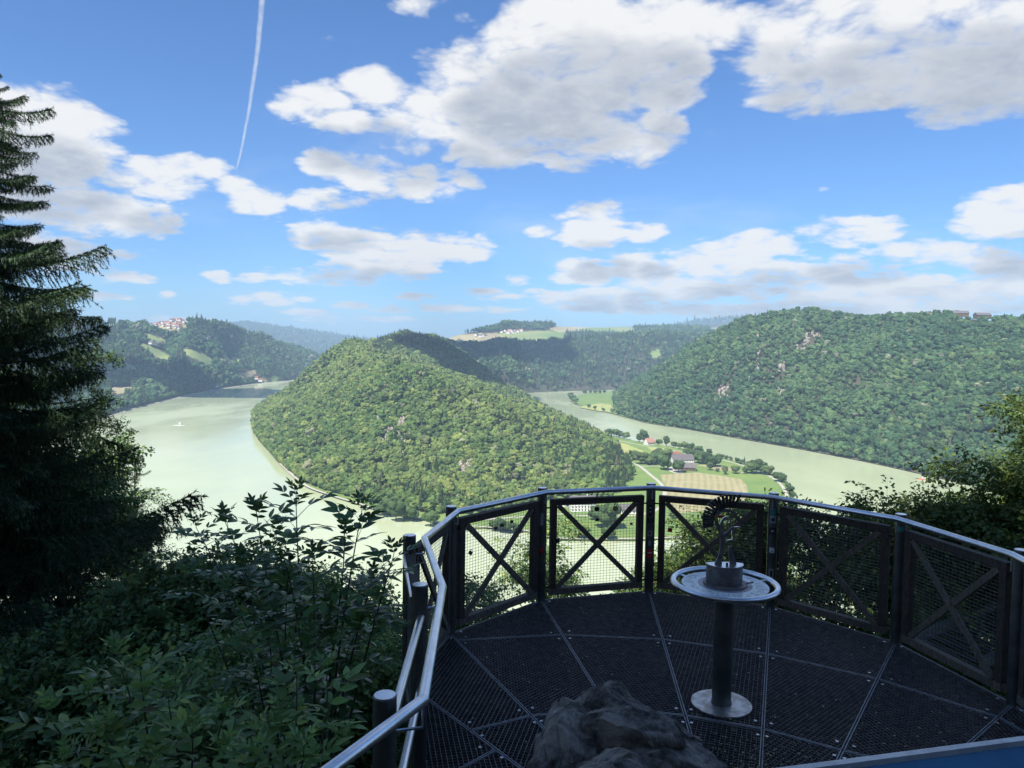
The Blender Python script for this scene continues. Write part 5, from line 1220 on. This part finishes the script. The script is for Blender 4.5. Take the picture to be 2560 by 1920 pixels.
def elder(root,tips,label,m_,seed,lscale=1.0,nodes=(4,7),stem=.011):
    r=np.random.default_rng(seed+900); E=empty('elder_shrub',tuple(root),label=label,cat='shrub'); cnt=0
    for q in tips:
        T=Dp(*q)-root; c1=np.array([T[0]*.25+r.normal()*.06,T[1]*.25,T[2]*.5]); c2=np.array([T[0]*.72+r.normal()*.05,T[1]*.7,T[2]*.82])
        ts=np.linspace(0,1,14); P=np.array([3*(1-t)**2*t*c1+3*(1-t)*t*t*c2+t**3*T for t in ts]); 
        b=MB(); b.tube(P,[stem*(1-.8*t) for t in ts],6,caps=False); b.build('stem','stem_elder',E,smooth=True)
        nn=r.integers(*nodes); Ltot=np.linalg.norm(np.diff(P,axis=0),axis=1).sum()
        phi=r.random()*3
        for i in range(nn):
            t=1-(i*.115+.004)/Ltot*(1.0 if i<4 else 1.25)
            if t<.25: break
            pos=np.array([np.interp(t,ts,P[:,j]) for j in range(3)]); tan=T-c2 ; tan=tan/np.linalg.norm(tan)
            phi+=math.pi/2+r.normal()*.15
            for s in ((0,math.pi) if i else (0,math.pi/2,math.pi,4.71)):
                a=phi+s+r.normal()*.15; el=(1.05-.27*i+r.normal()*.12) if i<3 else (.25-.12*(i-3)+r.normal()*.15)
                X=np.array([math.cos(a)*math.cos(el),math.sin(a)*math.cos(el),math.sin(el)]); X/=np.linalg.norm(X)
                Zt=np.array([-math.cos(a)*math.sin(el),-math.sin(a)*math.sin(el),math.cos(el)])+r.normal(size=3)*.15; Y=np.cross(Zt,X);Y/=np.linalg.norm(Y);Z=np.cross(X,Y)
                sc_=lscale*(.45 if i==0 else .72 if i==1 else .9+.25*r.random())
                o=add('leaf',LEAVES[m_][r.integers(0,5)],E); o.matrix_local=Matrix(((X[0]*sc_,Y[0]*sc_,Z[0]*sc_,pos[0]),(X[1]*sc_,Y[1]*sc_,Z[1]*sc_,pos[1]),(X[2]*sc_,Y[2]*sc_,Z[2]*sc_,pos[2]),(0,0,0,1))); cnt+=1
                if cnt>292: return E
    return E
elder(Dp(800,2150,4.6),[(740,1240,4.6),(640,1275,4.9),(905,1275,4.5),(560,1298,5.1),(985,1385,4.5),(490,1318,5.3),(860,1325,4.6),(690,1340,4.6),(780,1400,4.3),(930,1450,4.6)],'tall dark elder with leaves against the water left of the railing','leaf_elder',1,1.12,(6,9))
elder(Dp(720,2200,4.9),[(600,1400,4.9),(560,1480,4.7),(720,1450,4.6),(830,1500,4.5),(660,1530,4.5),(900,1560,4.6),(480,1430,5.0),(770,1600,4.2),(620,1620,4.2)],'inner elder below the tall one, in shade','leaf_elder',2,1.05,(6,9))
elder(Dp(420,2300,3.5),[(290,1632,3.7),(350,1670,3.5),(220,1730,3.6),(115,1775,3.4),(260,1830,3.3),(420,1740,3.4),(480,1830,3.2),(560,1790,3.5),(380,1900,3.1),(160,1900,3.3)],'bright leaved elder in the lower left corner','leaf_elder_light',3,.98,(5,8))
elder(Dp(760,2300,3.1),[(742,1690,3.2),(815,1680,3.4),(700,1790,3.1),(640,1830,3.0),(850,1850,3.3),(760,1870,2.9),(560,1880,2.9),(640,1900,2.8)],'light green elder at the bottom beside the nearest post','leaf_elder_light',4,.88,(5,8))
# --- conifers with drooping twigs
def branch_mesh(seed,m_='needle_spruce',dense=1.0,hang=1.0,nlen=.02):
    r=np.random.default_rng(seed);V=[];F=[]
    def line(p0,p1,k,nl,fat=.0038):
        p0=np.array(p0);p1=np.array(p1);d=p1-p0;L=np.linalg.norm(d);d=d/L
        a=np.cross(d,(0,0,1.)) if abs(d[2])<.95 else np.array([1.,0,0]);a/=np.linalg.norm(a);c=np.cross(d,a)
        n=max(3,int(k)); t=r.random(n);ph=r.random(n)*6.28; base=p0+np.outer(t,p1-p0); out=np.outer(np.cos(ph),a)+np.outer(np.sin(ph),c)
        tip=base+(out*.8+d*.75)*nl*(.75+.4*r.random((n,1)));  sd_=np.cross(out,d)*fat
        o=len(V); V.extend(np.stack([base-sd_,base+sd_,tip],1).reshape(-1,3)); F.extend([(o+3*i,o+3*i+1,o+3*i+2) for i in range(n)])
        o=len(V); V.extend([p0-a*.003,p0+a*.003,p1,p0-c*.003,p0+c*.003]); F.extend([(o,o+1,o+2),(o+3,o+4,o+2)])
    def st(x): return np.array([x,.02*math.sin(x*5+seed),-.30*x+.26*x*x])
    for i in range(10): line(st(i/10),st((i+1)/10),26*dense,nlen)
    nt=int(30*dense)
    for i in range(nt):
        x=.10+.88*(i+.5*r.random())/nt; side=1 if i%2 else -1; L=(.30*(1-x)**.6+.07)*(.8+.4*r.random()); p=st(x)
        q=p+np.array([.55*L,side*.85*L,-.22*L]); line(p,q,46*dense,nlen)
        m=3 if L>.15 else 2
        for j in range(m):
            u=.25+.7*(j+.5*r.random())/m; pp=p+(q-p)*u; h=hang*(.10+.16*r.random())*(1-.55*x)
            e1=pp+np.array([.32*h*r.normal()+.15*h,.35*h*r.normal()+side*.15*h,-h*(.75+.4*r.random())]); line(pp,e1,30*dense*max(.5,h/.15),nlen)
    return np.array(V),np.array(F)
BRH=[npmesh('branch',*branch_mesh(31,hang=.9,nlen=.022,dense=1.1),'needle_spruce')]
BR=[npmesh('branch',*branch_mesh(i,nlen=.026),'needle_spruce') for i in range(4)]
BRup=[npmesh('branch',*branch_mesh(10+i,hang=.45,nlen=.045,dense=.8),'needle_spruce') for i in range(3)]
BRp=[npmesh('branch',*branch_mesh(20+i,hang=.35,dense=.6,nlen=.045),'needle_pine') for i in range(3)]
def conifer(name,x,y,ztop,zbot,prof,label,BRS,dens=7,whorl=.33,seed=0,base=None,extra=()):
    r=np.random.default_rng(seed+70); gz=float(near_h(np.array(x),np.array(y))) if base is None else base
    E=empty(name,(x,y,gz),label=label,cat='tree'); H=EYE+ztop-gz
    b=MB(); b.tube([(0,0,-.5),(.02,.01,H*.5),(0,0,H)],[.012*H+.02,.007*H+.01,.004],9); b.build('trunk','bark',E,smooth=True)
    z=ztop-.12; n=0
    while z>zbot:
        R=np.interp(-z,[-p[0] for p in prof],[p[1] for p in prof])
        for i in range(dens):
            a=6.283*(i+r.random()*.8)/dens+z*3; Rr=R*(.72+.38*r.random())*1.03
            Rr*=(.62+.5*r.random()) if r.random()<.6 else 1.0
            o=add('branch',(BRup if (BRS is BR and (ztop-z<3.2 or r.random()<.2)) else BRS)[r.integers(0,3)],E,(0,0,EYE+z-gz+r.normal()*.16*min(1,R))); o.scale=(Rr,Rr*.95,Rr*(1.45 if R<1.4 else 1.15))
            tilt=-.35 if (ztop-z)<1.0 else (-.05+.20*r.normal()); o.rotation_euler=(r.normal()*.2,tilt,a+r.normal()*.25); n+=1
            if n>285: break
        if n>285: break
        z-=whorl*(.8+.4*r.random())
    for (A,B) in extra:
        A=np.array(A);B=np.array(B);d=B-A;L=np.linalg.norm(d); X=Vector(d/L);Y=Vector((0,0,1)).cross(X).normalized();Z=X.cross(Y)
        o=add('branch',BRH[0],E); M=Matrix((X,Y,Z)).transposed().to_4x4(); M=Matrix.Translation(Vector(A)-Vector((x,y,gz)))@M@Matrix.Diagonal((L,L*.42,L*.85,1)); o.matrix_local=M
    return E
conifer('spruce_tree',-8.45,12,4.5,-5.2,[(4.4,.15),(4.0,.5),(3.4,.95),(2.5,1.0),(1.6,1.15),(.9,1.75),(-.1,1.65),(-.85,1.9),(-1.65,2.0),(-2.9,2.2),(-4.2,2.5),(-6,2.8)],'large dark spruce with drooping branches along the left edge',BR,6,.205,1,
  extra=[(Dp(60,1345,9.6),Dp(490,1208,8.9)),(Dp(-120,740,11.4),Dp(228,700,11.0)),(Dp(100,1000,11.4),Dp(318,1105,11.0)),(Dp(-60,1500,9),Dp(380,1480,8.4)),(Dp(-80,1620,8.6),Dp(330,1640,8.0))])
conifer('spruce_tree',-9.3,8.9,.2,-5,[(0,.4),(-1,1.4),(-2.5,2.2),(-4,2.8),(-5,3)],'shaded young spruce in the lower left corner',BR,8,.3,2)
conifer('pine_tree',-12.6,25,-3.7,-10,[(-3.7,.1),(-4.6,.45),(-6,.8),(-8,1.2),(-10,1.6)],'thin conifer top in front of the water right of the spruce',BRp,6,.28,3,base=EYE-18)
conifer('spruce_tree',3.9,25,-7.5,-12,[(-7.5,.1),(-8.3,.45),(-10,.9),(-12,1.3)],'small spruce tip over the water left of the central post',BRp,6,.3,4,base=EYE-22)
# oak twigs reaching out right of the spruce
def bough(pts,label):
    r=np.random.default_rng(3); A=Dp(*pts[0][:3]); E=empty('oak_bough',tuple(A),label=label,cat='branch'); P=[];
    b=MB(); b.tube([np.array(Dp(*p[:3]))-A for p in pts],[.012-.009*i/(len(pts)-1) for i in range(len(pts))],5,caps=False); b.build('twig','bark_grey',E)
    for p in pts[1:]:
        c=Dp(*p[:3])-A; P.append(c+r.normal(size=(p[4],3))*p[3]*np.array([1,1,.7]))
    P=np.concatenate(P);n=len(P); scatter('foliage',P,r.integers(0,4,n),np.stack([r.normal(size=n)*.7,r.normal(size=n)*.6,r.random(n)*6.28],1),(.30+.25*r.random(n))[:,None]*np.ones(3),S_oak,E,kind='stuff')
bough([(100,905,12.6),(165,895,12.4,.12,26),(200,893,12.3,.09,26),(235,896,12.2,.07,22),(284,892,12.1,.06,18)],'thin oak bough with three leaf tufts reaching right of the spruce against the far slope')
bough([(120,1010,12.6),(180,1005,12.4,.14,26),(235,995,12.3,.12,36),(262,1003,12.2,.10,26),(240,1040,12.2,.10,20)],'leafy oak bough right of the spruce above the river bend')
bough([(150,1100,12.4),(220,1075,12.3,.14,30),(270,1065,12.2,.10,26),(300,1075,12.2,.08,18)],'oak bough beside the spruce in front of the pale water')
# ------------------------------------------------------------------ tall woodland behind the viewer that shades the platform
for i,(x,y,h) in enumerate([(-10,-6,18),(-5.5,-8.5,19),(1.0,-7.5,16.5),(-8.8,-3.0,14.5),(-2.2,-4.2,15.6),(4.0,-5.6,15),(-15,-4,19),(-1,-13,22),(-8,-14,24)]):
    leafy_tree('beech_tree',x,y,h,(4.6,4.6,5.0),S_wide,1500,'tall beech standing on the slope behind the viewing platform',40,1.2,group='tall beeches behind the platform',seed=60+i,trunk_r=.26,scale=1.15,lim=12)
